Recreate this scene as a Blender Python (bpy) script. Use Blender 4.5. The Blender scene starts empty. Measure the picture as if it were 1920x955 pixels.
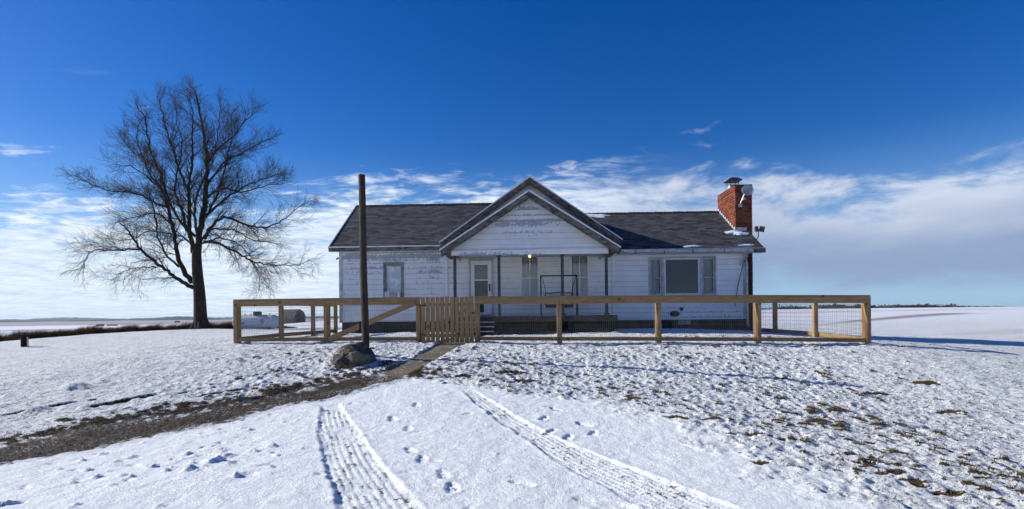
import bpy, bmesh, math, random
import numpy as np
from mathutils import Vector, Matrix
random.seed(7); rng = np.random.default_rng(7)
S = bpy.context.scene
C = S.collection
R = math.radians
# ------------------------------------------------------------------ camera
EYE = 1.65
cam_d = bpy.data.cameras.new('camera'); cam = bpy.data.objects.new('camera', cam_d); C.objects.link(cam)
psi = math.atan(36/1036); roll = math.atan(.0105)
fw = Vector((-math.sin(psi), math.cos(psi), 0)); rt = Vector((math.cos(psi), math.sin(psi), 0)); up = Vector((0, 0, 1))
rc = rt*math.cos(roll) - up*math.sin(roll); uc = up*math.cos(roll) + rt*math.sin(roll)
M = Matrix((rc, uc, -fw)).transposed().to_4x4(); M.translation = Vector((0, 0, EYE))
cam.matrix_world = M
cam_d.sensor_width = 36; cam_d.lens = 36*1036/1920; cam_d.shift_y = 113.8/1920
cam_d.clip_start = .05; cam_d.clip_end = 40000
S.camera = cam
# ------------------------------------------------------------------ light and exposure
SUN_EL = 24.5; SHX, SHY = math.cos(R(11)), -math.sin(R(11))      # direction shadows run on the ground
S.view_settings.view_transform = 'Standard'; S.view_settings.look = 'None'
S.view_settings.exposure = 0.33; S.view_settings.gamma = 1
sun_d = bpy.data.lights.new('sun', 'SUN'); sun = bpy.data.objects.new('sun', sun_d); C.objects.link(sun)
sun_d.energy = 5.0; sun_d.angle = R(.5); sun_d.color = (1, .95, .87)
ld = Vector((SHX*math.cos(R(SUN_EL)), SHY*math.cos(R(SUN_EL)), -math.sin(R(SUN_EL))))
sun.rotation_euler = ld.to_track_quat('-Z', 'Y').to_euler(); sun.location = (-20, 5, 40)
W = bpy.data.worlds.new('World'); S.world = W; W.use_nodes = True
wt = W.node_tree; wt.nodes.clear()

class NT:
    """small helper to write shader maths as expressions"""
    def __init__(s, t): s.t = t; s.n = t.nodes; s.l = t.links
    def put(s, sock, v):
        if v is None: return
        if isinstance(v, bpy.types.NodeSocket): s.l.new(v, sock)
        else:
            if sock.type in ('RGBA',) and len(v) == 3: v = (*v, 1)
            sock.default_value = v
    def m(s, op, a, b=None, c=None, clamp=False):
        n = s.n.new('ShaderNodeMath'); n.operation = op; n.use_clamp = clamp
        for i, v in enumerate((a, b, c)): s.put(n.inputs[i], v) if v is not None else None
        return n.outputs[0]
    def vm(s, op, a, b=None, sc=None):
        n = s.n.new('ShaderNodeVectorMath'); n.operation = op
        s.put(n.inputs[0], a)
        if b is not None: s.put(n.inputs[1], b)
        if sc is not None: s.put(n.inputs['Scale'], sc)
        return n.outputs['Value'] if op in ('LENGTH', 'DOT_PRODUCT') else n.outputs[0]
    def ss(s, v, a, b, lo=0., hi=1.):
        n = s.n.new('ShaderNodeMapRange'); n.interpolation_type = 'SMOOTHSTEP'
        s.put(n.inputs[0], v); s.put(n.inputs[1], a); s.put(n.inputs[2], b); s.put(n.inputs[3], lo); s.put(n.inputs[4], hi)
        return n.outputs[0]
    def mix(s, f, a, b):
        n = s.n.new('ShaderNodeMix'); n.data_type = 'RGBA'
        s.put(n.inputs[0], f); s.put(n.inputs[6], a); s.put(n.inputs[7], b); return n.outputs[2]
    def noise(s, vec, scale, detail=4, rough=.55, dist=0):
        n = s.n.new('ShaderNodeTexNoise'); s.put(n.inputs['Vector'], vec)
        n.inputs['Scale'].default_value = scale; n.inputs['Detail'].default_value = detail
        n.inputs['Roughness'].default_value = rough; n.inputs['Distortion'].default_value = dist
        return n.outputs[0]
    def vor(s, vec, scale, out='Distance'):
        n = s.n.new('ShaderNodeTexVoronoi'); s.put(n.inputs['Vector'], vec); n.inputs['Scale'].default_value = scale
        return n.outputs[out]
    def sep(s, v):
        n = s.n.new('ShaderNodeSeparateXYZ'); s.put(n.inputs[0], v); return n.outputs
    def comb(s, x, y, z):
        n = s.n.new('ShaderNodeCombineXYZ')
        for i, v in enumerate((x, y, z)): s.put(n.inputs[i], v)
        return n.outputs[0]
    def obj(s): return s.n.new('ShaderNodeTexCoord').outputs['Object']
    def uv(s): return s.n.new('ShaderNodeTexCoord').outputs['UV']
    def attr(s, name, out='Fac'):
        n = s.n.new('ShaderNodeAttribute'); n.attribute_name = name; return n.outputs[out]
    def bump(s, h, dist, strength=1., normal=None):
        n = s.n.new('ShaderNodeBump'); s.put(n.inputs['Height'], h); n.inputs['Distance'].default_value = dist
        n.inputs['Strength'].default_value = strength
        if normal is not None: s.put(n.inputs['Normal'], normal)
        return n.outputs[0]

# sky: Nishita with procedural cloud layers laid out by direction
w = NT(wt)
sky = wt.nodes.new('ShaderNodeTexSky'); sky.sky_type = 'NISHITA'; sky.sun_disc = False
sky.sun_elevation = R(SUN_EL); sky.sun_rotation = math.atan2(-SHX, -SHY)
sky.altitude = 300; sky.air_density = 1.0; sky.dust_density = .25; sky.ozone_density = 5.0
SKY_STR = .105
hs = wt.nodes.new('ShaderNodeHueSaturation'); hs.inputs['Saturation'].default_value = 1.30; hs.inputs['Value'].default_value = .88; hs.inputs['Hue'].default_value = .516
w.l.new(sky.outputs[0], hs.inputs['Color'])
gen = wt.nodes.new('ShaderNodeTexCoord').outputs['Generated']
dx, dy, dz = w.sep(gen)
hl = w.m('SQRT', w.m('ADD', w.m('MULTIPLY', dx, dx), w.m('MULTIPLY', dy, dy)))
el = w.m('DIVIDE', dz, w.m('MAXIMUM', hl, .02))
az = w.m('ARCTAN2', dx, dy)                                     # 0 ahead, + right
elc = w.m('ADD', w.m('MAXIMUM', dz, 0.), .075)
cp = w.comb(w.m('DIVIDE', dx, elc), w.m('DIVIDE', dy, elc), 0.)   # cloud plane
right = w.ss(az, .0, .30)
# low frequency lumps decide the top of the bank
topn = w.noise(w.comb(w.m('MULTIPLY', az, 1.0), w.m('MULTIPLY', el, 2.0), 0.), 5.0, 5, .6)
top = w.m('ADD', w.m('ADD', w.m('MULTIPLY', w.ss(az, .5, .8), .008), w.m('ADD', .208, w.m('MULTIPLY', w.m('MULTIPLY', w.ss(az, -.1, .08), w.ss(az, .5, .3)), .03))), w.m('MULTIPLY', w.m('SUBTRACT', topn, .5), .07))
# left: streaky altocumulus on the cloud plane
strk = w.noise(cp, 2.0, 8, .66, .5)
cells = w.noise(w.vm('MULTIPLY', cp, (1.0, 1.5, 1.0)), 5.0, 6, .62, .6)
nl = w.m('ADD', w.m('MULTIPLY', strk, .55), w.m('MULTIPLY', cells, .45))
bank_l = w.m('ADD', w.m('MULTIPLY', w.m('SUBTRACT', nl, .5), 3.6), w.m('MULTIPLY', w.m('SUBTRACT', w.m('ADD', top, w.m('SUBTRACT', w.m('MULTIPLY', w.ss(az, -.50, -.30), .06), .03)), el), 9.0))
low_l = w.m('MULTIPLY', w.ss(el, .015, .09), 1.0)
bank_l = w.m('SUBTRACT', bank_l, w.ss(el, .10, .02, 0., .55))
dl = w.ss(bank_l, -.12, .75)
# scattered small streaks higher up on the far left
hi = w.noise(w.vm('MULTIPLY', cp, (1.3, 2.4, 1.0)), 1.5, 6, .6, .4)
dh = w.m('MULTIPLY', w.ss(hi, .60, .74), w.m('MULTIPLY', w.ss(az, -.52, -.66), w.ss(el, .38, .28)))
# right: soft thick bank
nr = w.noise(w.comb(w.m('MULTIPLY', az, 1.0), w.m('MULTIPLY', el, 2.6), .7), 6.5, 8, .62, .25)
bank_r = w.m('ADD', w.m('MULTIPLY', w.m('SUBTRACT', nr, .5), 3.4), w.m('MULTIPLY', w.m('SUBTRACT', top, el), 9.5))
dr = w.m('MULTIPLY', w.ss(bank_r, -.15, .75), w.ss(w.m('ADD', el, w.m('MULTIPLY', w.m('SUBTRACT', nr, .5), .10)), .015, .075, .10, 1.))
dens = w.m('ADD', w.m('MULTIPLY', dl, w.m('SUBTRACT', 1., right)), w.m('MULTIPLY', dr, right))
dens = w.m('MAXIMUM', dens, w.m('MULTIPLY', dh, .75))
dens = w.m('MULTIPLY', dens, w.ss(dz, -.01, .0))
shade = w.noise(w.comb(w.m('MULTIPLY', az, 1.0), w.m('MULTIPLY', el, 3.0), 3.3), 3.2, 5, .55)
lit = w.ss(w.m('ADD', w.m('MULTIPLY', w.m('SUBTRACT', shade, .5), .20), el), .07, .23)
c_right = w.mix(lit, (2.2, 2.9, 4.4), (5.7, 6.1, 7.0))
c_left = w.mix(w.ss(nl, .40, .66), (5.2, 6.2, 7.4), (7.2, 7.7, 8.2))
ccol = w.mix(right, c_left, c_right)
skyb = w.mix(w.ss(el, .30, .0, 0., .75), hs.outputs[0], (2.6, 4.4, 6.6))
skyc = w.mix(w.m('MULTIPLY', dens, .93), skyb, ccol)
bg = wt.nodes.new('ShaderNodeBackground'); bg.inputs['Strength'].default_value = SKY_STR
w.l.new(skyc, bg.inputs['Color'])
wo = wt.nodes.new('ShaderNodeOutputWorld'); w.l.new(bg.outputs[0], wo.inputs['Surface'])

# ------------------------------------------------------------------ helpers
def tag(o, label=None, cat=None, group=None, kind=None):
    if label: o['label'] = label
    if cat: o['category'] = cat
    if group: o['group'] = group
    if kind: o['kind'] = kind
    return o
def empty(name, loc, label, cat, group=None, rz=0):
    o = bpy.data.objects.new(name, None); C.objects.link(o); o.location = loc; o.rotation_euler = (0, 0, rz)
    o.empty_display_size = .2
    return tag(o, label, cat, group)
def loc_of(o):
    v = Vector((0, 0, 0))
    while o is not None: v += Vector(o.location); o = o.parent
    return v

class MB:
    """collects world-space geometry, then builds ONE mesh object"""
    def __init__(s): s.v = []; s.f = []; s.uv = []; s.mi = []; s.cur = 0
    def quad(s, pts, uvs=None):
        b = len(s.v); s.v += [tuple(p) for p in pts]; s.f.append(tuple(range(b, b+len(pts))))
        s.uv.append(uvs or [(0, 0)]*len(pts)); s.mi.append(s.cur)
    def box(s, c, size, mat3=None):
        hx, hy, hz = size[0]/2, size[1]/2, size[2]/2; c = Vector(c); b = len(s.v)
        for z in (-hz, hz):
            for y in (-hy, hy):
                for x in (-hx, hx):
                    p = Vector((x, y, z))
                    if mat3 is not None: p = mat3 @ p
                    s.v.append(tuple(c+p))
        for q in ((0, 2, 3, 1), (4, 5, 7, 6), (0, 1, 5, 4), (2, 6, 7, 3), (0, 4, 6, 2), (1, 3, 7, 5)):
            s.f.append(tuple(b+i for i in q)); s.uv.append([(0, 0)]*4); s.mi.append(s.cur)
    def b2(s, x0, x1, y0, y1, z0, z1): s.box(((x0+x1)/2, (y0+y1)/2, (z0+z1)/2), (abs(x1-x0), abs(y1-y0), abs(z1-z0)))
    def bar(s, p, q, w_, h, upv=(0, 0, 1)):
        p = Vector(p); q = Vector(q); d = q-p; L = d.length; d.normalize(); u = Vector(upv)
        if abs(d.dot(u)) > .98: u = Vector((0, 1, 0))
        sx = d.cross(u).normalized(); n = sx.cross(d).normalized()
        s.box((p+q)/2, (w_, L, h), Matrix((sx, d, n)).transposed())
    def tube(s, pts, rad, sides=8, caps=True):
        pts = [Vector(p) for p in pts]
        if not hasattr(rad, '__len__'): rad = [rad]*len(pts)
        n0 = None; b0 = len(s.v)
        for i, p in enumerate(pts):
            t = (pts[min(i+1, len(pts)-1)]-pts[max(i-1, 0)]).normalized()
            if n0 is None:
                n0 = t.orthogonal().normalized()
            else:
                n0 = (n0 - t*n0.dot(t))
                n0 = n0.normalized() if n0.length > 1e-6 else t.orthogonal().normalized()
            bn = t.cross(n0)
            for k in range(sides):
                a = 2*math.pi*k/sides
                s.v.append(tuple(p+(n0*math.cos(a)+bn*math.sin(a))*rad[i]))
        for i in range(len(pts)-1):
            for k in range(sides):
                a = b0+i*sides+k; b = b0+i*sides+(k+1) % sides
                s.f.append((a, b, b+sides, a+sides)); s.uv.append([(0, 0)]*4); s.mi.append(s.cur)
        if caps and sides > 2:
            s.f.append(tuple(b0+k for k in range(sides))[::-1]); s.uv.append([(0, 0)]*sides); s.mi.append(s.cur)
            e = b0+(len(pts)-1)*sides
            s.f.append(tuple(e+k for k in range(sides))); s.uv.append([(0, 0)]*sides); s.mi.append(s.cur)
    def lathe(s, prof, c, axis='Z', n=24):
        b = len(s.v); c = Vector(c)
        for r, h in prof:
            for k in range(n):
                a = 2*math.pi*k/n; x, y = r*math.cos(a), r*math.sin(a)
                s.v.append(tuple(c+(Vector((x, y, h)) if axis == 'Z' else Vector((h, x, y)) if axis == 'X' else Vector((x, h, y)))))
        for i in range(len(prof)-1):
            for k in range(n):
                a = b+i*n+k; d = b+i*n+(k+1) % n
                s.f.append((a, d, d+n, a+n)); s.uv.append([(0, 0)]*4); s.mi.append(s.cur)
    def xf(s, mat, start=0):
        for i in range(start, len(s.v)): s.v[i] = tuple(mat @ Vector(s.v[i]))
    def build(s, name, mats, parent=None, smooth=False, bevel=0, weld=False):
        me = bpy.data.meshes.new(name); o0 = loc_of(parent) if parent else Vector((0, 0, 0))
        me.from_pydata([(x-o0.x, y-o0.y, z-o0.z) for x, y, z in s.v], [], s.f)
        if any(u != (0, 0) for f in s.uv[:50] for u in f) or any(u != (0, 0) for f in s.uv[-5:] for u in f):
            ul = me.uv_layers.new(name='UVMap'); flat = [c for f in s.uv for u in f for c in u]
            ul.data.foreach_set('uv', flat)
        for m_ in (mats if isinstance(mats, (list, tuple)) else [mats]): me.materials.append(m_)
        if any(s.mi): me.polygons.foreach_set('material_index', s.mi)
        if smooth: me.polygons.foreach_set('use_smooth', [True]*len(me.polygons))
        me.update()
        o = bpy.data.objects.new(name, me); C.objects.link(o)
        if parent: o.parent = parent
        if bevel:
            bm = bmesh.new(); bm.from_mesh(me); bmesh.ops.recalc_face_normals(bm, faces=bm.faces)
            bm.to_mesh(me); bm.free()
            bv = o.modifiers.new('bevel', 'BEVEL'); bv.width = bevel; bv.segments = 2; bv.limit_method = 'ANGLE'; bv.angle_limit = R(40)
        else:
            bm = bmesh.new(); bm.from_mesh(me); bmesh.ops.recalc_face_normals(bm, faces=bm.faces); bm.to_mesh(me); bm.free()
        return o

# ------------------------------------------------------------------ materials
def mat(name, col=(.5, .5, .5), rough=.7, metal=0., spec=.3):
    m_ = bpy.data.materials.new(name); m_.use_nodes = True
    b = m_.node_tree.nodes['Principled BSDF']
    b.inputs['Base Color'].default_value = (*col, 1); b.inputs['Roughness'].default_value = rough
    b.inputs['Metallic'].default_value = metal; b.inputs['Specular IOR Level'].default_value = spec
    return m_, NT(m_.node_tree), b
def noisy(name, c1, c2, scale=8, rough=.8, metal=0., bump=.003, stretch=(1, 1, 1), spec=.3, detail=6, lo=.35, hi=.65):
    m_, n, b = mat(name, c1, rough, metal, spec)
    v = n.vm('MULTIPLY', n.obj(), stretch)
    f = n.noise(v, scale, detail, .62)
    n.put(b.inputs['Base Color'], n.mix(n.ss(f, lo, hi), c1, c2))
    if bump: n.put(b.inputs['Normal'], n.bump(n.noise(v, scale*3.1, 4), bump))
    return m_
def wood(name, axis, base=(.39, .245, .115), dark=(.21, .13, .062)):
    m_, n, b = mat(name, base, .75, 0, .25)
    st = {'x': (1.2, 14, 14), 'y': (14, 1.2, 14), 'z': (14, 14, 1.2)}[axis]
    o = n.obj(); v = n.vm('MULTIPLY', o, st)
    g = n.noise(v, 1.6, 6, .65, .6)
    g2 = n.noise(n.vm('MULTIPLY', o, tuple(s*4 for s in st)), 1.2, 3, .6)
    col = n.mix(n.ss(n.m('ADD', n.m('MULTIPLY', g, .7), n.m('MULTIPLY', g2, .3)), .38, .62), dark, base)
    tint = n.noise(o, .9, 3)
    col = n.mix(n.ss(tint, .35, .7, 0., .35), col, (.36, .245, .145))
    kn = n.vor(n.vm('MULTIPLY', o, tuple(3.2 if s > 2 else 2.0 for s in st)), 1.0)
    col = n.mix(n.ss(kn, .06, .13, .75, 0.), col, (.05, .028, .014))
    n.put(b.inputs['Base Color'], col)
    n.put(b.inputs['Normal'], n.bump(g2, .002, .6))
    return m_
M_railx = wood('pine_rail', 'x'); M_railz = wood('pine_post', 'z'); M_raily = wood('pine_side_rail', 'y')
M_picket = wood('pine_picket', 'z', (.43, .275, .125), (.26, .165, .075))
M_pole = noisy('weathered_pole', (.030, .024, .020), (.085, .066, .050), 5, .9, stretch=(8, 8, .7), bump=.02)
M_wire, _, _ = mat('galvanised_wire', (.13, .13, .135), .5, .3)
M_iron = noisy('black_iron', (.012, .012, .014), (.03, .027, .025), 20, .55, bump=.001)
M_screw, _, _ = mat('screw_steel', (.6, .6, .58), .35, .9)
M_greywood = noisy('weathered_trim', (.055, .047, .042), (.20, .18, .165), 3, .85, stretch=(1.5, 6, 3), bump=.003)
M_postwood = noisy('weathered_porch_post', (.045, .043, .048), (.11, .105, .115), 4, .85, stretch=(8, 8, 1), bump=.003)
M_white = noisy('white_trim', (.78, .79, .80), (.62, .63, .64), 6, .55, bump=.001, lo=.45, hi=.8)
M_trim2 = noisy('worn_white_trim', (.52, .54, .56), (.32, .33, .35), 9, .7, stretch=(1, 1, .5), bump=.001)
M_gutter = noisy('gutter_metal', (.50, .53, .57), (.26, .28, .31), 4, .4, .4, bump=.0, stretch=(1, 3, 3))
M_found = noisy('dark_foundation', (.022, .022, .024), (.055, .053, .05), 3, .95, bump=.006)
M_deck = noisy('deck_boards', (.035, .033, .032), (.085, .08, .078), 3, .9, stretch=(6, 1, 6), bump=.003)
M_ceil = noisy('porch_ceiling', (.55, .55, .54), (.42, .42, .41), 3, .8, bump=0)
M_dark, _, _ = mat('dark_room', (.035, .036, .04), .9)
M_curtain = noisy('curtain_cloth', (.82, .82, .80), (.62, .63, .63), 6, .95, stretch=(5, 5, .4), bump=0)
M_blind = noisy('plastic_shade', (.80, .82, .82), (.58, .60, .61), 3, .6, bump=.002)
M_snow, n_, b_ = mat('snow', (.86, .88, .91), .6)
n_.put(b_.inputs['Normal'], n_.bump(n_.noise(n_.obj(), 22, 5), .02, .7))
b_.inputs['Subsurface Weight'].default_value = 0
def glass_mat(name, tint=(.9, .95, .97), k=1.):
    m_ = bpy.data.materials.new(name); m_.use_nodes = True; t = m_.node_tree; t.nodes.clear(); n = NT(t)
    tr = t.nodes.new('ShaderNodeBsdfTransparent'); tr.inputs[0].default_value = (*tint, 1)
    gl = t.nodes.new('ShaderNodeBsdfGlossy'); gl.inputs['Roughness'].default_value = .02; gl.inputs[0].default_value = (1, 1, 1, 1)
    lw = t.nodes.new('ShaderNodeFresnel'); lw.inputs[0].default_value = 1.5
    nb = n.bump(n.noise(n.obj(), 1.3, 2), .01, .4); n.l.new(nb, gl.inputs['Normal'])
    ms = t.nodes.new('ShaderNodeMixShader'); n.put(ms.inputs[0], n.m('MULTIPLY', lw.outputs[0], k, clamp=True))
    n.l.new(tr.outputs[0], ms.inputs[1]); n.l.new(gl.outputs[0], ms.inputs[2])
    o = t.nodes.new('ShaderNodeOutputMaterial'); n.l.new(ms.outputs[0], o.inputs[0]); return m_
M_glass = glass_mat('window_glass'); M_glass2 = glass_mat('coated_window_glass', (.16, .26, .38), 2.2)

def siding_mat(name, regions, base_peel=.0):
    """white lap siding; regions = (x0,x1,z0,z1,strength) where the paint has peeled to grey wood"""
    m_, n, b = mat(name, (.78, .79, .80), .6, 0, .3)
    u, v, _ = n.sep(n.uv())
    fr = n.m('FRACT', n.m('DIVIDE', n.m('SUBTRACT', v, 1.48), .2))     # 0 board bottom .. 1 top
    p = n.comb(u, v, 0.)
    rag = n.noise(n.comb(n.m('MULTIPLY', u, 1.5), n.m('MULTIPLY', v, .9), 0.), 8, 6, .66)
    big = n.noise(n.comb(n.m('MULTIPLY', u, .5), n.m('MULTIPLY', v, 1.6), 2.), 1.6, 3, .6)
    cell = n.noise(n.comb(n.m('MULTIPLY', u, .9), n.m('FLOOR', n.m('DIVIDE', n.m('SUBTRACT', v, 1.48), .2)), 5.), 1.1, 2)
    reg = base_peel
    for (x0, x1, z0, z1, s_) in regions:
        f = n.m('MULTIPLY', n.m('MULTIPLY', n.ss(u, x0-.35, x0+.35), n.ss(u, x1+.35, x1-.35)),
                n.m('MULTIPLY', n.ss(v, z0-.1, z0+.1), n.ss(v, z1+.1, z1-.1)))
        reg = n.m('MAXIMUM', reg, n.m('MULTIPLY', f, s_))
    low = n.m('SUBTRACT', 1., fr)
    score = n.m('ADD', n.m('ADD', n.m('MULTIPLY', rag, 1.1), n.m('MULTIPLY', low, .28)),
                n.m('ADD', n.m('MULTIPLY', n.m('SUBTRACT', cell, .5), .5), n.m('MULTIPLY', reg, .42)))
    score = n.m('ADD', score, n.m('MULTIPLY', n.m('SUBTRACT', big, .5), .35))
    peel = n.ss(score, 1.00, 1.035)
    grime = n.noise(p, 2.2, 6, .6)
    col = n.mix(n.ss(grime, .35, .75, 0., .5), (.78, .80, .82), (.62, .63, .62))
    strk = n.noise(n.comb(n.m('MULTIPLY', u, 9.), n.m('MULTIPLY', v, .8), 0.), 2, 4)
    col = n.mix(n.ss(strk, .55, .8, 0., .22), col, (.45, .44, .40))
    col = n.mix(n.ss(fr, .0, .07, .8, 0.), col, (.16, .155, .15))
    wcol = n.mix(n.ss(rag, .4, .7), (.28, .31, .36), (.43, .46, .50))
    n.put(b.inputs['Base Color'], n.mix(n.m('MULTIPLY', peel, .9), col, wcol))
    n.put(b.inputs['Roughness'], n.m('ADD', n.m('MULTIPLY', peel, .3), .55))
    n.put(b.inputs['Normal'], n.bump(n.m('ADD', n.m('MULTIPLY', peel, -.4), n.m('MULTIPLY', grime, .3)), .003, .6))
    return m_
M_sideL = siding_mat('left_siding', [(-7.3, -3.3, 3.75, 4.15, 1.05), (-7.3, -3.3, 3.3, 3.8, .62), (-7.3, -3.3, 2.0, 3.3, .36)])
M_sideM = siding_mat('middle_siding', [(-3.2, -2.7, 2.5, 4.2, .5)], .12)
M_sideG = siding_mat('gable_siding', [(-1.3, 1.1, 4.72, 4.98, 1.15), (-1.1, .9, 4.35, 4.7, .66), (-.55, .45, 5.25, 5.5, .8), (-1.5, 1.4, 5.0, 5.2, .55)], .0)
M_beam = siding_mat('porch_beam_paint', [(-2.6, .6, 3.6, 4.0, .62)], .1)
M_sideR = siding_mat('right_siding', [(5.8, 8.0, 1.4, 1.75, .5)], .06)
# shingles
M_roof, n_, b_ = mat('asphalt_shingles', (.06, .06, .062), .95, 0, .2)
uvn = n_.uv(); bt = n_.n.new('ShaderNodeTexBrick'); n_.put(bt.inputs['Vector'], uvn)
bt.inputs['Scale'].default_value = 1; bt.inputs['Brick Width'].default_value = .30; bt.inputs['Row Height'].default_value = .14
bt.inputs['Mortar Size'].default_value = .006; bt.inputs['Mortar Smooth'].default_value = .2; bt.offset = .5
bt.inputs['Color1'].default_value = (.018, .020, .024, 1); bt.inputs['Color2'].default_value = (.125, .128, .135, 1); bt.inputs['Mortar'].default_value = (.012, .012, .013, 1)
gr = n_.noise(n_.vm('MULTIPLY', uvn, (1., .8, 1.)), 2.4, 5, .6); fine = n_.noise(uvn, 60, 3)
cc = n_.mix(n_.ss(gr, .3, .7, 0., .5), bt.outputs[0], (.072, .075, .082)); cc = n_.mix(n_.ss(fine, .45, .75, 0., .4), cc, (.145, .148, .155))
n_.put(b_.inputs['Base Color'], cc); n_.put(b_.inputs['Normal'], n_.bump(n_.m('ADD', n_.m('MULTIPLY', fine, .5), bt.outputs[1]), -.004, .6))
# brick
M_brick, n_, b_ = mat('red_brick', (.35, .1, .05), .9, 0, .15)
rn = n_.attr('tone'); fb = n_.noise(n_.obj(), 30, 4)
cc = n_.mix(rn, (.115, .034, .023), (.25, .085, .049)); cc = n_.mix(n_.ss(fb, .4, .75, 0., .45), cc, (.17, .05, .03)); cc = n_.mix(n_.attr('painted_shade'), cc, (.035, .018, .015))  # last mix paints shade into the lower brick colour
n_.put(b_.inputs['Base Color'], cc); n_.put(b_.inputs['Normal'], n_.bump(fb, .004))
M_mortar = noisy('mortar', (.13, .07, .05), (.22, .13, .10), 30, .95)

# ------------------------------------------------------------------ terrain: a smooth sheet through surveyed heights
TP = np.array([
 (0,0,0),(-4.5,4.5,.06),(0,4.5,.07),(4.5,4.5,.05),(-8,8,.10),(0,8,.26),(8,9,.12),(-13,12,.42),
 (-3.75,12.2,.80),(-3.75,11.3,.62),(-2,11.9,.70),(1,11.3,.58),(3.3,10.9,.48),(4.6,10.6,.38),(6,10.4,.28),(11,9,.12),
 (-8.33,15.3,.94),(-5.7,15.1,.94),(-3.07,14.9,.93),(-1.46,14.8,.93),(.75,14.7,.91),(3.33,14.5,.89),(5.83,14.4,.87),(8.47,14.2,.83),
 (-10,15,.86),(11.85,13.8,.56),(17,20,.40),(16.4,27,.50),(-7.4,19,1.0),(0,18,1.0),(8,18,.93),(-7.4,28,1.0),(0,28,1.0),(9,28,.9),
 (-18.9,20,.65),(-26.8,27,.55),(-25.3,32,.69),(-21,36,.92),(-17,36,.90),(-10,36,.95),(0,36,1.0),
 (-33,30,-.3),(-33,38,-.6),(-28,44,-.3),(-45,42,-2.8),(-60,62,-4.5),(-180,200,-7),(-500,500,-11),(-1500,1500,-12),(-4000,4000,-12),
 (-21,48,.45),(-45,100,-.15),(-87,200,-.7),(-250,600,-7),(-1000,2400,-11),(-60,78,-3.2),(-150,200,-5.6),
 (14,16,.5),(30,30,.45),(60,60,.8),(150,200,2.0),(382,800,6.2),(690,800,5.2),(170,440,3.0),(330,400,3.4),(1200,800,4),(0,200,1),(0,800,2),(2000,3000,5),(0,4000,0),
 (-30,0,-.5),(30,0,-.3),(0,-30,-.6),(-500,0,-10),(500,0,2),(0,-500,-4),(5000,0,0),(-8000,0,-12),(0,-6000,-6),(8000,8000,4),(0,9000,0),(-9000,9000,-12)],float)
def _w(x,y): return np.arcsinh(x/6.0), np.arcsinh(y/6.0)
def _k(r2): return .5*r2*np.log(r2+1e-9)
def _fit():
    a,b=_w(TP[:,0],TP[:,1]);n=len(a)
    K=_k((a[:,None]-a)**2+(b[:,None]-b)**2)+np.eye(n)*.002
    P=np.c_[np.ones(n),a,b];M=np.block([[K,P],[P.T,np.zeros((3,3))]])
    s=np.linalg.solve(M,np.r_[TP[:,2],0,0,0]);return a,b,s[:n],s[n:]
TA,TB,TW,TL=_fit()
def ground_z(x,y):
    x=np.asarray(x,float);y=np.asarray(y,float);a,b=_w(x,y)
    z=TL[0]+TL[1]*a+TL[2]*b
    for i in range(len(TA)): z=z+TW[i]*_k((a-TA[i])**2+(b-TB[i])**2)
    return z
LANE = [(15.1,34.4),(22,44.3),(32.4,56.9),(51.5,77.7),(73.3,98.4)]
# ------------------------------------------------------------------ ground relief detail
def hsh(ix, iy, seed):
    h = (ix*374761393 + iy*668265263 + seed*362437) & 0xffffffff
    h = ((h ^ (h >> 13))*1274126177) & 0xffffffff
    return ((h ^ (h >> 16)) & 0xffff)/65535.0
def vnoise(x, y, seed=0):
    fx = np.floor(x); fy = np.floor(y); ix = fx.astype(np.int64); iy = fy.astype(np.int64); tx = x-fx; ty = y-fy
    tx = tx*tx*tx*(tx*(tx*6-15)+10); ty = ty*ty*ty*(ty*(ty*6-15)+10)
    a = hsh(ix, iy, seed); b = hsh(ix+1, iy, seed); c = hsh(ix, iy+1, seed); d = hsh(ix+1, iy+1, seed)
    return (a*(1-tx)+b*tx)*(1-ty)+(c*(1-tx)+d*tx)*ty - .5
def rot(x, y, a): return x*math.cos(a)-y*math.sin(a), x*math.sin(a)+y*math.cos(a)
def lay(x, y, wl, seed, cell):
    """one octave, faded out where the mesh is too coarse to carry it"""
    X, Y = rot(x, y, seed*1.3+.4)
    return vnoise(X/wl, Y/wl, seed)*np.clip(wl/(2.*cell)-.35, 0, 1)
def sst(v, a, b):
    t = np.clip((v-a)/(b-a), 0, 1); return t*t*(3-2*t)
def polysd(x, y, poly):
    """signed distance to a polygon, positive inside"""
    d = np.full(x.shape, 1e9); ins = np.zeros(x.shape, bool); n = len(poly)
    for i in range(n):
        (x0, y0), (x1, y1) = poly[i], poly[(i+1) % n]
        ex, ey = x1-x0, y1-y0; t = np.clip(((x-x0)*ex+(y-y0)*ey)/(ex*ex+ey*ey+1e-12), 0, 1)
        d = np.minimum(d, np.hypot(x-x0-t*ex, y-y0-t*ey))
        c = (y0 > y) != (y1 > y)
        with np.errstate(divide='ignore', invalid='ignore'): ins ^= c & (x < (x1-x0)*(y-y0)/(y1-y0+1e-15)+x0)
    return np.where(ins, d, -d)
def lined(x, y, pts, hw):
    """lateral offset (signed), arc length and half width along the nearest piece of a line"""
    best = np.full(x.shape, 1e9); U = np.zeros(x.shape); SS = np.zeros(x.shape); HW = np.ones(x.shape); s0 = 0
    for i in range(len(pts)-1):
        (x0, y0), (x1, y1) = pts[i], pts[i+1]; ex, ey = x1-x0, y1-y0; L = math.hypot(ex, ey)
        t = np.clip(((x-x0)*ex+(y-y0)*ey)/L/L, 0, 1); qx = x-x0-t*ex; qy = y-y0-t*ey; d = np.hypot(qx, qy)
        m_ = d < best; best = np.where(m_, d, best)
        U = np.where(m_, np.sign(ex*qy-ey*qx)*d, U); SS = np.where(m_, s0+t*L, SS); HW = np.where(m_, hw[i]+(hw[i+1]-hw[i])*t, HW); s0 += L
    return U, SS, HW
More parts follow.
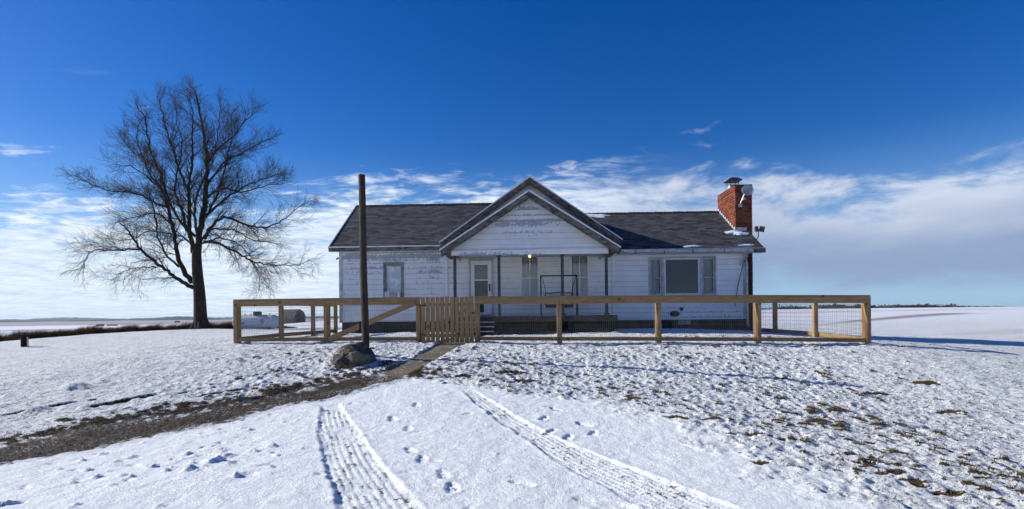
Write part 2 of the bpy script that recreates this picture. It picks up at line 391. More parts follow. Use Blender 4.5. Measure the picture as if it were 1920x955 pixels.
DRIVE = [(-9.5, 2), (-5.92, 5.94), (-5.25, 6.64), (-4.93, 7.15), (-4.27, 7.65), (-3.95, 8.44), (-3.32, 8.76), (-2.78, 9.59), (-2.36, 10.24),
         (-1.98, 10.1), (-1.28, 9.6), (-.33, 8.95), (.7, 8.7), (1.41, 8.05), (2.05, 7.1), (2.35, 5.9), (2.75, 4.5), (4, 2), (6, -8), (-16, -8)]
GRAVEL = [(-12, 2.2), (-6.95, 6.95), (-6.6, 7.45), (-5.91, 7.95), (-5.1, 8.45), (-4.41, 9.1), (-3.9, 9.84), (-3.5, 10.45), (-3.1, 10.7),
          (-2.87, 10.9), (-2.4, 10.6), (-2.36, 10.24), (-2.78, 9.59), (-3.32, 8.76), (-3.95, 8.44), (-4.27, 7.65), (-4.93, 7.15), (-5.25, 6.64), (-5.92, 5.94), (-10, 1.6)]
WALK = [(-3.0, 10.75), (-2.85, 11.2), (-2.66, 12.31), (-2.56, 13.37), (-2.53, 14.6), (-2.4, 18.3), (-1.5, 18.3), (-1.72, 14.6), (-1.9, 13.39), (-2.07, 12.09), (-2.28, 10.9), (-2.5, 10.35)]
TRK = [([(-3.16, 8.55), (-2.85, 7.8), (-2.5, 7.03), (-1.93, 5.8), (-1.45, 4.87), (-1.25, 4.49), (-.8, 3.5), (-.2, 2.2)], [.13, .19, .25, .27, .31, .32, .34, .34]),
       ([(-1.09, 9.22), (-.74, 8.48), (-.4, 7.73), (.11, 6.66), (.45, 5.95), (.9, 5.2), (1.25, 4.55), (2.0, 3.3), (2.8, 2.1)], [.11, .15, .17, .19, .27, .31, .33, .35, .35]),
       ([(.42, 4.74), (.72, 4.46), (1.15, 4.12), (1.8, 3.6)], [.10, .16, .2, .2])]
FEET = [(-1.94, 7.58, 1.2), (-1.61, 7.1, 1.35), (-1.37, 6.15, 1.1), (-1.18, 5.85, 1.3), (-.88, 5.36, 1.2), (-.74, 5.02, 1.35), (.16, 7.6, 1.9), (.33, 8.1, 1.1),
        (.68, 7.33, .9), (.76, 6.95, 1.9), (.23, 6.98, 2.0), (.44, 6.75, 1.8), (-1.75, 8.3, 1.3), (-.1, 5.1, .5), (.2, 4.3, 1.2), (-.5, 4.4, 1.3)]
CLODS = [(-3.18, 6.18), (-3.05, 6.36), (-3.54, 5.58), (-4.01, 5.38), (-3.44, 5.85), (-3.44, 6.04), (-3.99, 5.69), (-4.38, 5.41), (-4.68, 5.66), (-2.91, 5.31), (-5.0, 6.28), (-4.58, 4.64)]
SPOTS = [(2.43, 6.88, .13), (3.36, 6.06, .12), (3.38, 5.77, .11), (3.51, 5.51, .12), (3.6, 5.2, .15), (3.75, 5.0, .14), (3.86, 4.84, .12), (2.02, 7.64, .10), (1.93, 7.69, .13), (6.05, 9.91, .25), (7.28, 10.5, .25),
         (6.46, 8.8, .22), (-.07, 9.94, .25), (-.38, 10.59, .3), (1.52, 8.71, .15), (1.1, 9.3, .12), (-1.3, 10.3, .18), (2.75, 6.9, .09), (2.95, 6.7, .08), (4.0, 6.7, .12), (4.6, 6.4, .10), (4.3, 5.4, .10), (2.3, 5.75, .08)]
DIRT = [(-7.0, 9.2, .5, .10), (-8.1, 8.9, .6, .08), (-6.2, 9.6, .4, .07), (-5.2, 10.9, .6, .08), (-5.4, 9.6, .5, .07)]
def relief(x, y, cell):
    n1 = lay(x, y, 1.7, 1, cell); n2 = lay(x, y, .62, 2, cell); n3 = lay(x, y, .27, 3, cell); n4 = lay(x, y, .14, 4, cell); n5 = lay(x, y, .075, 5, cell); n6 = lay(x, y, .045, 6, cell)
    jit = n2*.22+n3*.14+n4*.09
    dsd = polysd(x, y, DRIVE)+jit*.7; wr = sst(x, -.6, 1.4); drive = sst(dsd+(n2*.5+n3*.6+n4*.4)*wr, -.16-.45*wr, .22+.45*wr)
    # the right edge of the drive fades into the lawn
    gsd = polysd(x, y, GRAVEL)+jit*.9; gravel = sst(gsd-.06+n5*.25+n6*.2+n4*.15, -.12, .14)
    near = sst(gsd, -1.0, .05)*(1-drive)
    wsd = polysd(x, y, WALK)+jit*.25; walk = sst(wsd, -.03, .05)
    far = sst(np.hypot(x, y), 45, 90)
    tuft = np.abs(n3)*1.6+np.maximum(n4, -.15)*1.1+n5*.5
    tuft = tuft - .3
    leftlawn = sst(-x, 3, 7)
    lawn_h = n1*.05 + n2*.026 + tuft*.010 + n4*.017 + n5*.034 + n6*.034
    drive_h = n1*.02 + n2*.012 + n3*.008 + n4*.008 + n5*.007 + n6*.007
    grav_h = -.030 + n2*.02 + n4*.012 + n5*.016 + n6*.012
    walk_h = -.035 + n1*.01 + n5*.002
    h = lawn_h*(1-drive)+drive_h*drive
    h = h*(1-gravel)+grav_h*gravel; h = h*(1-walk)+walk_h*walk
    # edges of the walk and gravel: ragged grass bank on the far side
    # cover of snow, 1 = full
    rawb = n2*.30+n3*.35+n4*.65+n5*1.0+n6*.65
    thr = .56 + .0*x
    thr = thr - .16*sst(n1, .1, .45) + .14*leftlawn
    bare = sst(rawb, thr-.05, thr+.10)
    wallnear = sst(y, 17.5, 20.5)*sst(y, 29, 27)*(np.abs(x) < 9)
    bare = np.maximum(bare, sst(rawb*1.1+near*.62+n2*.3, .42, .62)*sst(near, .0, .12))
    bare *= (1-drive)
    for (cx, cy, r) in SPOTS:
        d = np.hypot((x-cx)*.8, (y-cy)*1.6)+n4*.16+n5*.17+n6*.12+n3*.1
        sp = sst(-d, -r*.85, -r*.3); bare = np.maximum(bare, sp); h = h-.02*sp
    for (cx, cy, L, wd) in DIRT:
        X, Y = rot(x-cx, y-cy, -.75); d = np.hypot(X/L, Y/wd)+n3*.8+n4*.6
        sp = sst(-d, -1., -.4); bare = np.maximum(bare, sp*.8); h = h-.04*sp
    band = polysd(x, y, [(1.2, 8.8), (2.2, 7.4), (3.4, 5.8), (4.6, 4.2), (5.6, 4.2), (4.4, 6.2), (3.2, 7.7), (2.0, 9.2)])
    bare = np.maximum(bare, sst(band, -.3, .3)*sst(rawb, .34, .56)*(1-.6*drive)*.9)
    bare = np.maximum(bare, sst(band, -.9, .0)*sst(rawb, .46, .64)*(1-.6*drive)*.9)
    bare = bare*(1-walk)*(1-gravel)
    # mound patches, footprints and clods
    k = (x > -9) & (x < 6) & (y > 1) & (y < 10.5)
    xs, ys = x[k], y[k]; hk = h[k]; bk = bare[k]; n5k = n5[k]; n4k = n4[k]; n6k = n6[k]; n3k = n3[k]; tk = np.zeros_like(hk)
    for ti, (pts, hw) in enumerate(TRK):
        U, SS, HW = lined(xs, ys, pts, hw); ends = sst(SS, .0, .25); e = np.abs(U)+n4k*.025+n5k*.02
        ins = sst(-e, -HW, -HW+.03)*ends
        berm = np.exp(-((e-HW-.012)/.022)**2)*ends*(.6+n4k)
        tread = np.cos(U*2*np.pi/.070+n3k*1.2)*.5+.5
        lug = np.cos((SS+np.abs(U)*.5)*2*np.pi/.055)*.5+.5
        prof = -.024+.017*sst(tread+n4k*.5+n3k*.5, .55, .95)+.004*lug*(tread < .5)+n6k*.006+n5k*.004
        hk = hk*(1-ins)+(prof+drive_h[k]*.5)*ins+berm*.010
        speck = np.clip(.36+n4k*.7+n5k*1.0+n6k*1.4-.50*sst(tread, .5, .9), 0, .85)*ins
        tk = np.maximum(tk, ins); bk = np.maximum(bk, speck*.50)
    rs = random.Random(5)
    for (cx, cy, a) in FEET:
        X, Y = rot(xs-cx, ys-cy, a)
        wdt = .048+.012*np.sin(np.clip(X/.3, -.5, .5)*3.0+.4)
        d = np.maximum(np.abs(X)/.145, np.abs(Y)/wdt)
        d = np.sqrt((X/.135)**4+(Y/wdt)**4)**.5 + n4k*.25
        ins = sst(-d, -1.05, -.85)*(1-.5*np.exp(-((X+.03)/.02)**2))
        hk = hk-.020*ins+.006*np.exp(-((d-1.2)/.16)**2)
        bk = np.maximum(bk, ins*np.clip(.25+n5k*1.2+n6k, 0, .8)*.5)
    cl = [(a, b, rs.uniform(.035, .065), rs.uniform(.03, .05)) for a, b in CLODS]
    for _ in range(70):
        a, b = rs.uniform(-6, -2.6), rs.uniform(4, 8.2); cl.append((a, b, rs.uniform(.018, .045), rs.uniform(.012, .03)))
    for _ in range(40):
        a, b = rs.gauss(-3.6, .45), rs.gauss(5.95, .3); cl.append((a, b, rs.uniform(.02, .05), rs.uniform(.015, .035)))
    for _ in range(40):
        a, b = rs.uniform(-2.4, 2.2), rs.uniform(4, 8.6); cl.append((a, b, rs.uniform(.015, .03), rs.uniform(.008, .018)))
    dm = drive[k]
    for (a, b, r, hh) in cl:
        q = np.hypot(xs-a, (ys-b)*rs.uniform(.7, 1.3))+n5k*r*1.5+n6k*r*1.6
        hk = hk+hh*(.75+n6k*1.3+n5k*.8)*sst(-q, -r*1.15, -r*.65)*dm*(1-tk)
    for _ in range(45):      # small dents in the smooth snow
        a, b = rs.uniform(-6, 2.3), rs.uniform(4, 8.8); X, Y = rot(xs-a, ys-b, rs.uniform(-.5, .9)); q = np.hypot(X/rs.uniform(.05, .12), Y/rs.uniform(.02, .035))+n4k*.7
        hk = hk-.022*sst(-q, -1.1, -.5)*dm*(1-tk)
    for (a, b, r, hh) in ((-8.7, 10.1, .32, .09), (-8.1, 8.75, .22, .07)): pass
    h[k] = hk; bare[k] = bk
    for (a, b, r, hh) in ((-8.7, 10.1, .32, .09), (-8.1, 8.75, .20, .06)):
        q = np.hypot((x-a)*.8, y-b)+n3*r*.6+n4*r*.4; h = h+hh*sst(-q, -r, -r*.1)
    fade = 1-far
    return h*fade, np.clip(bare*fade, 0, 1), gravel, walk, drive
# graded grid: fine where the camera stands, coarse to the horizon
def grade(start, step, ratio, lim, ratio2, r2at):
    out = []; p = start; s_ = step
    while abs(p-start) < lim:
        s_ *= ratio if abs(p-start) < r2at else ratio2; p += s_; out.append(p)
    return out
xs = np.arange(-5.2, 5.2, .023)
xp = np.array(grade(xs[-1], .023, 1.0065, 12400, 1.07, 26)); gx = np.r_[(-xp[::-1]), xs, xp]
ys_ = np.arange(3.9, 10.0, .024)
yp = np.array(grade(ys_[-1], .024, 1.008, 12400, 1.06, 30)); ym = []; p = 3.9; s_ = .024
while p > -12400: s_ *= 1.13; p -= s_; ym.append(p)
gy = np.r_[np.array(ym[::-1]), ys_, yp]
GX, GY = np.meshgrid(gx, gy); nx, ny = len(gx), len(gy)
CX = np.gradient(gx)[None, :]*np.ones((ny, 1)); CY = np.gradient(gy)[:, None]*np.ones((1, nx))
fx, fy = GX.ravel(), GY.ravel(); cell = np.maximum(CX, CY*.6).ravel()
gz = ground_z(fx, fy)
# gentle swells on the open fields
rr = np.hypot(fx, fy); gz = gz+sst(rr, 90, 600)*(lay(fx, fy, 900, 11, cell)*3.0+lay(fx, fy, 260, 12, cell)*1.2)*sst(-fx, -300, 100)
rh, bare, grav, walk, drv = relief(fx, fy, cell)
gz = gz+rh
# flatten under the house
idx = np.arange(nx*ny).reshape(ny, nx)
faces = np.stack([idx[:-1, :-1], idx[:-1, 1:], idx[1:, 1:], idx[1:, :-1]], -1).reshape(-1, 4)
M_ground, n, b = mat('snowy_ground', (.85, .87, .9), .75, 0, .2)
o_ = n.obj(); sb = n.attr('bare'); sg = n.attr('gravel'); sw = n.attr('walk'); sdv = n.attr('drive'); sf = n.attr('field')
x_, y_, z_ = n.sep(o_); flat = n.comb(x_, y_, 0.)
f1 = n.noise(flat, 26, 5, .65); f2 = n.noise(flat, 70, 4, .7); f3 = n.noise(flat, 9, 4, .6); f4 = n.noise(flat, 1.3, 4, .6); f3b = n.noise(flat, 3.6, 3, .6)
lawn = n.m('SUBTRACT', 1., sdv)
fine = n.m('ADD', n.m('MULTIPLY', n.m('SUBTRACT', f1, .5), 1.5), n.m('ADD', n.m('MULTIPLY', n.m('SUBTRACT', f2, .5), 1.0), n.m('MULTIPLY', n.m('SUBTRACT', f3, .5), .7)))
score = n.m('ADD', n.m('MULTIPLY', sb, 1.0), n.m('MULTIPLY', fine, n.m('ADD', n.m('MULTIPLY', lawn, .84), .46)))
score = n.m('ADD', score, n.m('MULTIPLY', lawn, n.m('ADD', .15, n.m('MULTIPLY', n.m('SUBTRACT', f4, .5), .45))))
bm_ = n.ss(score, .28, .46)
gcol = n.mix(n.ss(f1, .35, .65), (.028, .019, .012), (.12, .082, .045)); gcol = n.mix(n.ss(f4, .4, .7, 0., .5), gcol, (.095, .082, .036))
snow_c = n.mix(n.ss(f3, .3, .7), (.83, .865, .865), (.90, .92, .905))
col = n.mix(bm_, snow_c, gcol)
# gravel and dead grass strip
gc = n.mix(n.ss(f1, .35, .7), (.024, .017, .012), (.135, .108, .085)); gc = n.mix(n.ss(n.noise(flat, 3.2, 4, .65), .46, .64, 0., .75), gc, (.085, .042, .020))
gs = n.m('MULTIPLY', sg, n.ss(n.m('ADD', n.m('SUBTRACT', sg, .5), fine), -.35, .05))
gsn = n.ss(n.m('ADD', f1, n.m('MULTIPLY', n.m('SUBTRACT', f4, .5), .5)), .56, .66, 0., .85)
gc = n.mix(gsn, gc, (.78, .8, .84))
col = n.mix(gs, col, gc)
wc = n.mix(n.ss(f1, .3, .7), (.135, .11, .075), (.25, .21, .15)); wc = n.mix(n.ss(f4, .4, .65, 0., .6), wc, (.10, .09, .065))
wc = n.mix(n.ss(n.m('ADD', f3, n.m('MULTIPLY', f1, .3)), .76, .82, 0., .8), wc, (.78, .8, .84))
col = n.mix(sw, col, wc)
# far fields: strips of stubble and ploughed earth showing through thin snow
fs = n.noise(n.vm('MULTIPLY', flat, (.0012, .0075, 1.)), 1.0, 5, .6, .2); fs2 = n.noise(n.vm('MULTIPLY', flat, (.03, .12, 1.)), 1.0, 5, .65)
frow = n.noise(n.vm('MULTIPLY', flat, (.12, 1.1, 1.)), 1.0, 3, .6)
fb_ = n.ss(n.m('ADD', n.m('MULTIPLY', fs, .75), n.m('ADD', n.m('MULTIPLY', fs2, .22), n.m('MULTIPLY', frow, .12))), .56, .70, 0., .8)
fcol = n.mix(fb_, (.80, .82, .86), (.30, .23, .17))
fcol = n.mix(n.attr('lane'), fcol, (.26, .21, .165))
col = n.mix(sf, col, fcol)
n.put(b.inputs['Base Color'], col); b.inputs['Roughness'].default_value = .8
bh = n.m('ADD', n.m('MULTIPLY', f1, 1.0), n.m('MULTIPLY', f2, .55)); bh = n.m('ADD', bh, n.m('MULTIPLY', bm_, -.45)); bh = n.m('ADD', bh, n.m('MULTIPLY', n.m('MULTIPLY', n.m('ADD', f3, n.m('MULTIPLY', f3b, 1.6)), lawn), 1.6))
bs = n.m('MULTIPLY', n.m('SUBTRACT', 1., n.m('MULTIPLY', sw, .8)), n.m('ADD', .55, n.m('MULTIPLY', lawn, .45)))
bn_ = n.n.new('ShaderNodeBump'); n.put(bn_.inputs['Height'], bh); bn_.inputs['Distance'].default_value = .045; n.put(bn_.inputs['Strength'], bs)
n.put(b.inputs['Normal'], bn_.outputs[0])
field = sst(rr, 42, 75)
# brown lanes across the right field
lane = np.zeros_like(fx)
U, SS, HW = lined(fx, fy, LANE, [.35, .55, 1.0, 2.0, 3.2][:len(LANE)]); jl = lay(fx, fy, 6, 21, cell)*.8
lane = np.maximum(lane, sst(-np.abs(U)-jl*.4, -HW*1.3, -HW*.6)*.85)
wob = lay(fx, fy, 400, 31, cell)*500
band_l = (fx < 200)*np.maximum(sst(fy+wob, 1150, 1350)*sst(-(fy+wob), -4600, -3600)*.75, sst(fy+wob*.3, 520, 600)*sst(-(fy+wob*.3), -760, -680)*.45)
band_r = (fx > 150)*sst(fy+wob*.1, 560, 640)*sst(-fy, -1500, -1200)*.85
U, SS, HW = lined(fx, fy, [(30, 33), (24, 30), (19.5, 28)], [2.2, 1.6, .6]); patch = sst(-np.abs(U)-jl*1.5, -HW*1.5, 0)*.55
lane = np.maximum(lane, np.maximum(np.maximum(band_l, band_r), patch*sst(rr, 20, 30)))
field = np.maximum(field, patch*sst(rr, 20, 30)*.7)
def sub(name, sel, kind='structure'):
    fs_ = faces[sel]; used, inv = np.unique(fs_.ravel(), return_inverse=True)
    me = bpy.data.meshes.new(name); me.vertices.add(len(used)); me.vertices.foreach_set('co', np.c_[fx, fy, gz][used].ravel())
    me.loops.add(len(inv)); me.loops.foreach_set('vertex_index', inv.astype(np.int32))
    me.polygons.add(len(fs_)); me.polygons.foreach_set('loop_start', np.arange(0, len(inv), 4, dtype=np.int32))
    me.polygons.foreach_set('use_smooth', np.ones(len(fs_), bool))
    me.update(calc_edges=True)
    for nm, arr in (('bare', bare), ('gravel', grav), ('walk', walk), ('drive', drv), ('field', field), ('lane', lane)):
        a = me.attributes.new(nm, 'FLOAT', 'POINT'); a.data.foreach_set('value', arr[used].astype(np.float32))
    me.materials.append(M_ground); me.validate()
    o = bpy.data.objects.new(name, me); C.objects.link(o); tag(o, kind=kind); return o
fw_ = walk[faces].mean(1) > .5; fg_ = (grav[faces].mean(1) > .5) & ~fw_
sub('ground', ~(fw_ | fg_)); sub('walkway', fw_); sub('gravel_path', fg_)
def gzr(x, y):
    """height of the finished surface"""
    i = np.clip(np.searchsorted(gx, x)-1, 0, nx-2); j = np.clip(np.searchsorted(gy, y)-1, 0, ny-2)
    tx = (x-gx[i])/(gx[i+1]-gx[i]); ty = (y-gy[j])/(gy[j+1]-gy[j]); Z = gz.reshape(ny, nx)
    return (Z[j, i]*(1-tx)+Z[j, i+1]*tx)*(1-ty)+(Z[j+1, i]*(1-tx)+Z[j+1, i+1]*tx)*ty

# ------------------------------------------------------------------ hills on the left horizon
def hill_strip(name, a0, a1, r0, base, hgt, seed, col1, col2, depth):
    nA = 500; vv = []; ff = []
    aa = np.linspace(a0, a1, nA)
    prof = [0, .55, .9, 1., .9, .5, 0]; rr_ = np.linspace(0, depth, len(prof))
    for k_, pf in enumerate(prof):
        dist = r0+rr_[k_]
        s1 = vnoise(aa*14, aa*0+seed, seed)+.5; s2 = vnoise(aa*60, aa*0+seed+3, seed+1)+.5; s3 = vnoise(aa*330, aa*0+k_, seed+2)+.5
        hh = hgt*(.25+.75*s1)*(.6+.5*s2)+hgt*.16*s3
        for a, h_ in zip(aa, hh): vv.append((dist*math.sin(a), dist*math.cos(a), base-3+(h_+3)*pf))
    for k_ in range(len(prof)-1):
        for i in range(nA-1): p0 = k_*nA+i; ff.append((p0, p0+1, p0+nA+1, p0+nA))
    me = bpy.data.meshes.new(name); me.from_pydata(vv, [], ff)
    o = bpy.data.objects.new(name, me); C.objects.link(o); tag(o, kind='structure')
    m_, n, b = mat(name+'_cover', col1, .95); oo = n.obj()
    k1 = n.noise(n.vm('MULTIPLY', oo, (.0016, .0016, .06)), 1.0, 6, .7)
    n.put(b.inputs['Base Color'], n.mix(n.ss(k1, .50, .60), col1, col2)); me.materials.append(m_); return o
hill_strip('hills', R(-75), R(-4), 5200, -12, 36, 3, (.012, .016, .03), (.20, .24, .32), 1500)
hill_strip('hills', R(-75), R(-4), 8200, -12, 52, 9, (.03, .034, .045), (.3, .34, .40), 2200)
def clump_field(name, spots, m_):
    """far woods: lumpy crowns of small faces merged into one mass"""
    B = MB(); r_ = random.Random(11)
    for (x, y, z, wd, h) in spots:
        for _ in range(int(30+wd*1.4)):
            a = r_.uniform(0, 6.28); q = math.sqrt(r_.random()); px, py = x+math.cos(a)*q*wd, y+math.sin(a)*q*wd*.4
            top_ = h*(.55+.45*r_.random())*(1-.5*q*q); pz = z+r_.uniform(0, 1)*top_; s_ = h*r_.uniform(.10, .24)
            d1 = Vector((r_.gauss(0, 1), r_.gauss(0, 1), r_.gauss(0, 1))).normalized(); d2 = d1.orthogonal().normalized(); c = Vector((px, py, pz))
            B.quad([c-d1*s_-d2*s_*.6, c+d1*s_*.8-d2*s_, c+d1*s_+d2*s_*.7, c-d1*s_*.7+d2*s_])
    return tag(B.build(name, m_), kind='stuff')
M_wood, _, _ = mat('bare_woods', (.055, .045, .042), .95)
sp = []; r_ = random.Random(4)
def far_z(x, y): return float(ground_z(x, y))
for (a0, a1, dens_, hh) in ((10, 23.5, 40, 3.0), (24, 31, 34, 7.0), (31, 36.5, 36, 6.0), (37, 40, 5, 3.0)):
    for _ in range(dens_):
        a = R(r_.uniform(a0, a1)); d = r_.uniform(900, 980); x, y = d*math.sin(a), d*math.cos(a)
        sp.append((x, y, far_z(x, y)-.5, r_.uniform(8, 26), hh*r_.uniform(.7, 1.25)))
o = clump_field('distant_trees', sp, M_wood); o['label'] = 'thin dark line of bare trees along the far edge of the right field'; o['category'] = 'tree line'
fy_arr = fy
# ------------------------------------------------------------------ farmhouse
XL, XR, YF, YB = -7.37, 8.08, 21.1, 27.3
house = empty('farmhouse', (0, YF, 1.0), 'long white single-storey farmhouse with peeling lap siding, grey shingle roofs and a gabled front porch', 'house')
def siding(B, x0, x1, z0, z1, y, openings=(), edge=None, course=.2, zr=1.48, to=None):
    """lapped boards; openings are (x0,x1,z0,z1); edge(z)->(xl,xr) clips gables"""
    zs = {z0, z1}; k = math.ceil((z0-zr)/course)
    while zr+k*course < z1: zs.add(round(zr+k*course, 5)); k += 1
    for o in openings: zs |= {o[2], o[3]}
    zs = sorted(z for z in zs if z0-1e-6 <= z <= z1+1e-6); rs = random.Random(int(x0*100)+int(z1*10))
    wob = {}
    for a, c in zip(zs[:-1], zs[1:]):
        if c-a < 1e-4: continue
        kk = math.floor(((a+c)/2-zr)/course+1e-6); f0 = (a-zr)/course-kk; f1 = (c-zr)/course-kk
        w0 = wob.setdefault(kk, rs.uniform(-.003, .003))
        off = lambda f: -(.030*(1-f)+.002)+w0*(1-f)
        la, ra = edge(a) if edge else (x0, x1); lc, rc_ = edge(c) if edge else (x0, x1)
        cuts = [(la, ra, lc, rc_)]
        for o in openings:
            if o[2] <= a+1e-5 and o[3] >= c-1e-5:
                nc = []
                for (p, q, p2, q2) in cuts:
                    if o[0] > p and o[1] < q: nc += [(p, o[0], p2, o[0]), (o[1], q, o[1], q2)]
                    else: nc.append((p, q, p2, q2))
                cuts = nc
        for (p, q, p2, q2) in cuts:
            if q-p < 1e-3: continue
            # butt joints split long boards
            js = [p, q]; ts = [0, 1]
            pts = [(p, y+off(f0), a), (q, y+off(f0), a), (q2, y+off(f1), c), (p2, y+off(f1), c)]
            uvs = [(t[0], t[2]) for t in pts]
            B.quad([to(t) if to else t for t in pts], uvs)
            if f0 < 1e-3:
                pt = [(p, y+.005, a), (q, y+.005, a), (q, y+off(0), a), (p, y+off(0), a)]
                B.quad([to(t) if to else t for t in pt], [(t[0], a) for t in pt])
W1 = (-5.62, -4.93, 2.32, 3.68); WP1 = (-.38, .31, 2.06, 3.92); WP2 = (1.51, 2.20, 2.06, 3.92); WPIC = (4.50, 6.93, 2.34, 3.74); DR = (-2.30, -1.49, 1.66, 3.76)
B = MB(); siding(B, XL+.1, -3.21, 1.45, 4.42, YF, [W1]); B.build('wall', M_sideL, house)
B = MB(); siding(B, -3.21, 3.14, 1.45, 4.38, YF+.01, [WP1, WP2, DR]); B.build('wall', M_sideM, house)
B = MB(); siding(B, -3.37, 3.37, 4.38, 6.70, YF-.012, [], lambda z: (-max(.01, (6.72-z)/.70), max(.01, (6.72-z)/.70))); B.build('wall', siding_mat('upper_gable_siding', [], .1), house)
B = MB(); siding(B, 3.14, XR-.02, 1.42, 4.08, YF, [WPIC]); B.build('wall', M_sideR, house)
# side and back walls
def gable_wall(x, sgn, eave, ridge):
    B = MB(); yc = 24.2
    ed = lambda z: (YF, YB) if z <= eave else (YF+(z-eave)/(ridge-eave)*(yc-YF), YB-(z-eave)/(ridge-eave)*(YB-yc))
    siding(B, YF, YB, 1.45, eave, 0, to=lambda t: (x+sgn*(-t[1]), t[0], t[2]))
    siding(B, YF, YB, eave, ridge-.03, 0, edge=ed, to=lambda t: (x+sgn*(-t[1]), t[0], t[2])); return B.build('wall', M_sideR, house)
gable_wall(XL, -1, 4.42, 6.50); gable_wall(XR, 1, 4.12, 5.98)
B = MB(); siding(B, XL, XR, 1.45, 4.15, 0, to=lambda t: (t[0], YB-t[1], t[2])); B.build('wall', M_sideR, house)
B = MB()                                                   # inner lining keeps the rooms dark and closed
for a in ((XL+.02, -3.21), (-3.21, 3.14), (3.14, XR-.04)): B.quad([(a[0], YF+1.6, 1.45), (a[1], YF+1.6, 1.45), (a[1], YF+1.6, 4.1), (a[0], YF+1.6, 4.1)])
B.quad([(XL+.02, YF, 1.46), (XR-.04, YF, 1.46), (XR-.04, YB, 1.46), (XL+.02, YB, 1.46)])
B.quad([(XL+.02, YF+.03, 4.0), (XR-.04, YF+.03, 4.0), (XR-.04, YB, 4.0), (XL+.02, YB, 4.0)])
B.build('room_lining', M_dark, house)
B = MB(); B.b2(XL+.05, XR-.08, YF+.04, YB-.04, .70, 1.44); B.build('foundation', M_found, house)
B = MB(); B.b2(5.55, 6.02, YF+.005, YF+.04, 1.22, 1.43); B.build('crawl_space_patch', noisy('pale_panel', (.30, .31, .32), (.20, .20, .2), 8), house, bevel=.004)
# corner boards, water table
for (x0, x1, zt, m_) in ((XL-.01, XL+.11, 4.36, M_trim2), (-3.27, -3.18, 4.35, M_white), (3.09, 3.18, 4.1, M_white), (XR-.10, XR+.01, 4.06, M_trim2)):
    B = MB(); B.b2(x0, x1, YF-.045, YF-.021, 1.43, zt); B.build('corner_board', m_, house, bevel=.003)
# ---- windows
def frame_rect(B, x0, x1, z0, z1, w_, y0, y1, sill=False):
    B.b2(x0, x0+w_, y0, y1, z0, z1); B.b2(x1-w_, x1, y0, y1, z0, z1)
    B.b2(x0+w_, x1-w_, y0+.001, y1-.001, z1-w_, z1); B.b2(x0+w_, x1-w_, y0+.001, y1-.001, z0, z0+w_)
def pane(fr, x0, x1, z0, z1, y, m_=None):
    B = MB(); B.quad([(x0, y, z0), (x1, y, z0), (x1, y, z1), (x0, y, z1)]); return B.build('pane', m_ or M_glass, fr)
def curtain(fr, x0, x1, z0, z1, y, m_=None, amp=.014, n_=40, sag=0):
    B = MB(); r_ = random.Random(int(x0*77)); ph = r_.random()*6; prev = None
    cols = [(x0+(x1-x0)*i/n_) for i in range(n_+1)]; rows = [z0+(z1-z0)*j/6 for j in range(7)]
    P = [[(x+.004*math.sin(j*1.7+i), y+amp*(math.sin(i*1.15+ph+.25*math.sin(j*.6+i*.3))+.5*math.sin(i*2.3+ph*2)), z) for i, x in enumerate(cols)] for j, z in enumerate(rows)]
    for j in range(6):
        for i in range(n_): B.quad([P[j][i], P[j][i+1], P[j+1][i+1], P[j+1][i]])
    return B.build('curtain', m_ or M_curtain, fr, smooth=True)
def window(rect, casing, muntins=(), meet=None, cm=M_trim2, sash=.045, label=None):
    x0, x1, z0, z1 = rect; B = MB()
    frame_rect(B, x0-casing, x1+casing, z0-casing*.6, z1+casing, casing+.004, YF-.055, YF+.0)     # casing boards
    frame_rect(B, x0+.006, x1-.006, z0+.006, z1-.006, sash, YF-.025, YF+.05)                    # sash
    B.b2(x0-casing-.03, x1+casing+.03, YF-.085, YF-.056, z0-casing*.6-.02, z0-casing*.6+.025)
    if meet: B.b2(x0+sash, x1-sash, YF-.018, YF+.045, meet-.022, meet+.022)
    for mx in muntins: B.b2(mx-.02, mx+.02, YF-.022, YF+.03, z0+sash, z1-sash)
    f = B.build('window', cm, house, bevel=.003)
    if label: f['label'] = label
    return f
# left window: swagged plastic shades over an air conditioner
f = window(W1, .05, label='narrow window with sagging shades and an air conditioner', cm=noisy('old_window_frame', (.16, .15, .15), (.30, .29, .29), 6))
pane(f, W1[0]+.05, W1[1]-.05, 2.62, W1[3]-.05, YF+.012)
for (za, zb, sg) in ((3.22, 3.62, .07), (2.90, 3.20, .06), (2.55, 2.87, .03)):
    B = MB(); N = 20
    for i in range(N):
        def P(k, t):
            x = W1[0]+.05+(W1[1]-W1[0]-.1)*k/N; u_ = (k/N-.5)*2; zz = za*(1-t)+zb*t - sg*(1-u_*u_)*(1-t*.3)+.02*math.sin(k*.9)*(1-t)
            return (x, YF+.06+.03*math.sin(t*3.1)+.006*math.sin(k*1.3), zz)
        for t in range(5): B.quad([P(i, t/5), P(i+1, t/5), P(i+1, (t+1)/5), P(i, (t+1)/5)])
    B.build('shade', M_blind, f, smooth=True)
B = MB(); B.quad([(W1[0], YF+.16, 2.3), (W1[1], YF+.16, 2.3), (W1[1], YF+.16, 3.7), (W1[0], YF+.16, 3.7)]); B.build('backing', M_blind, f)
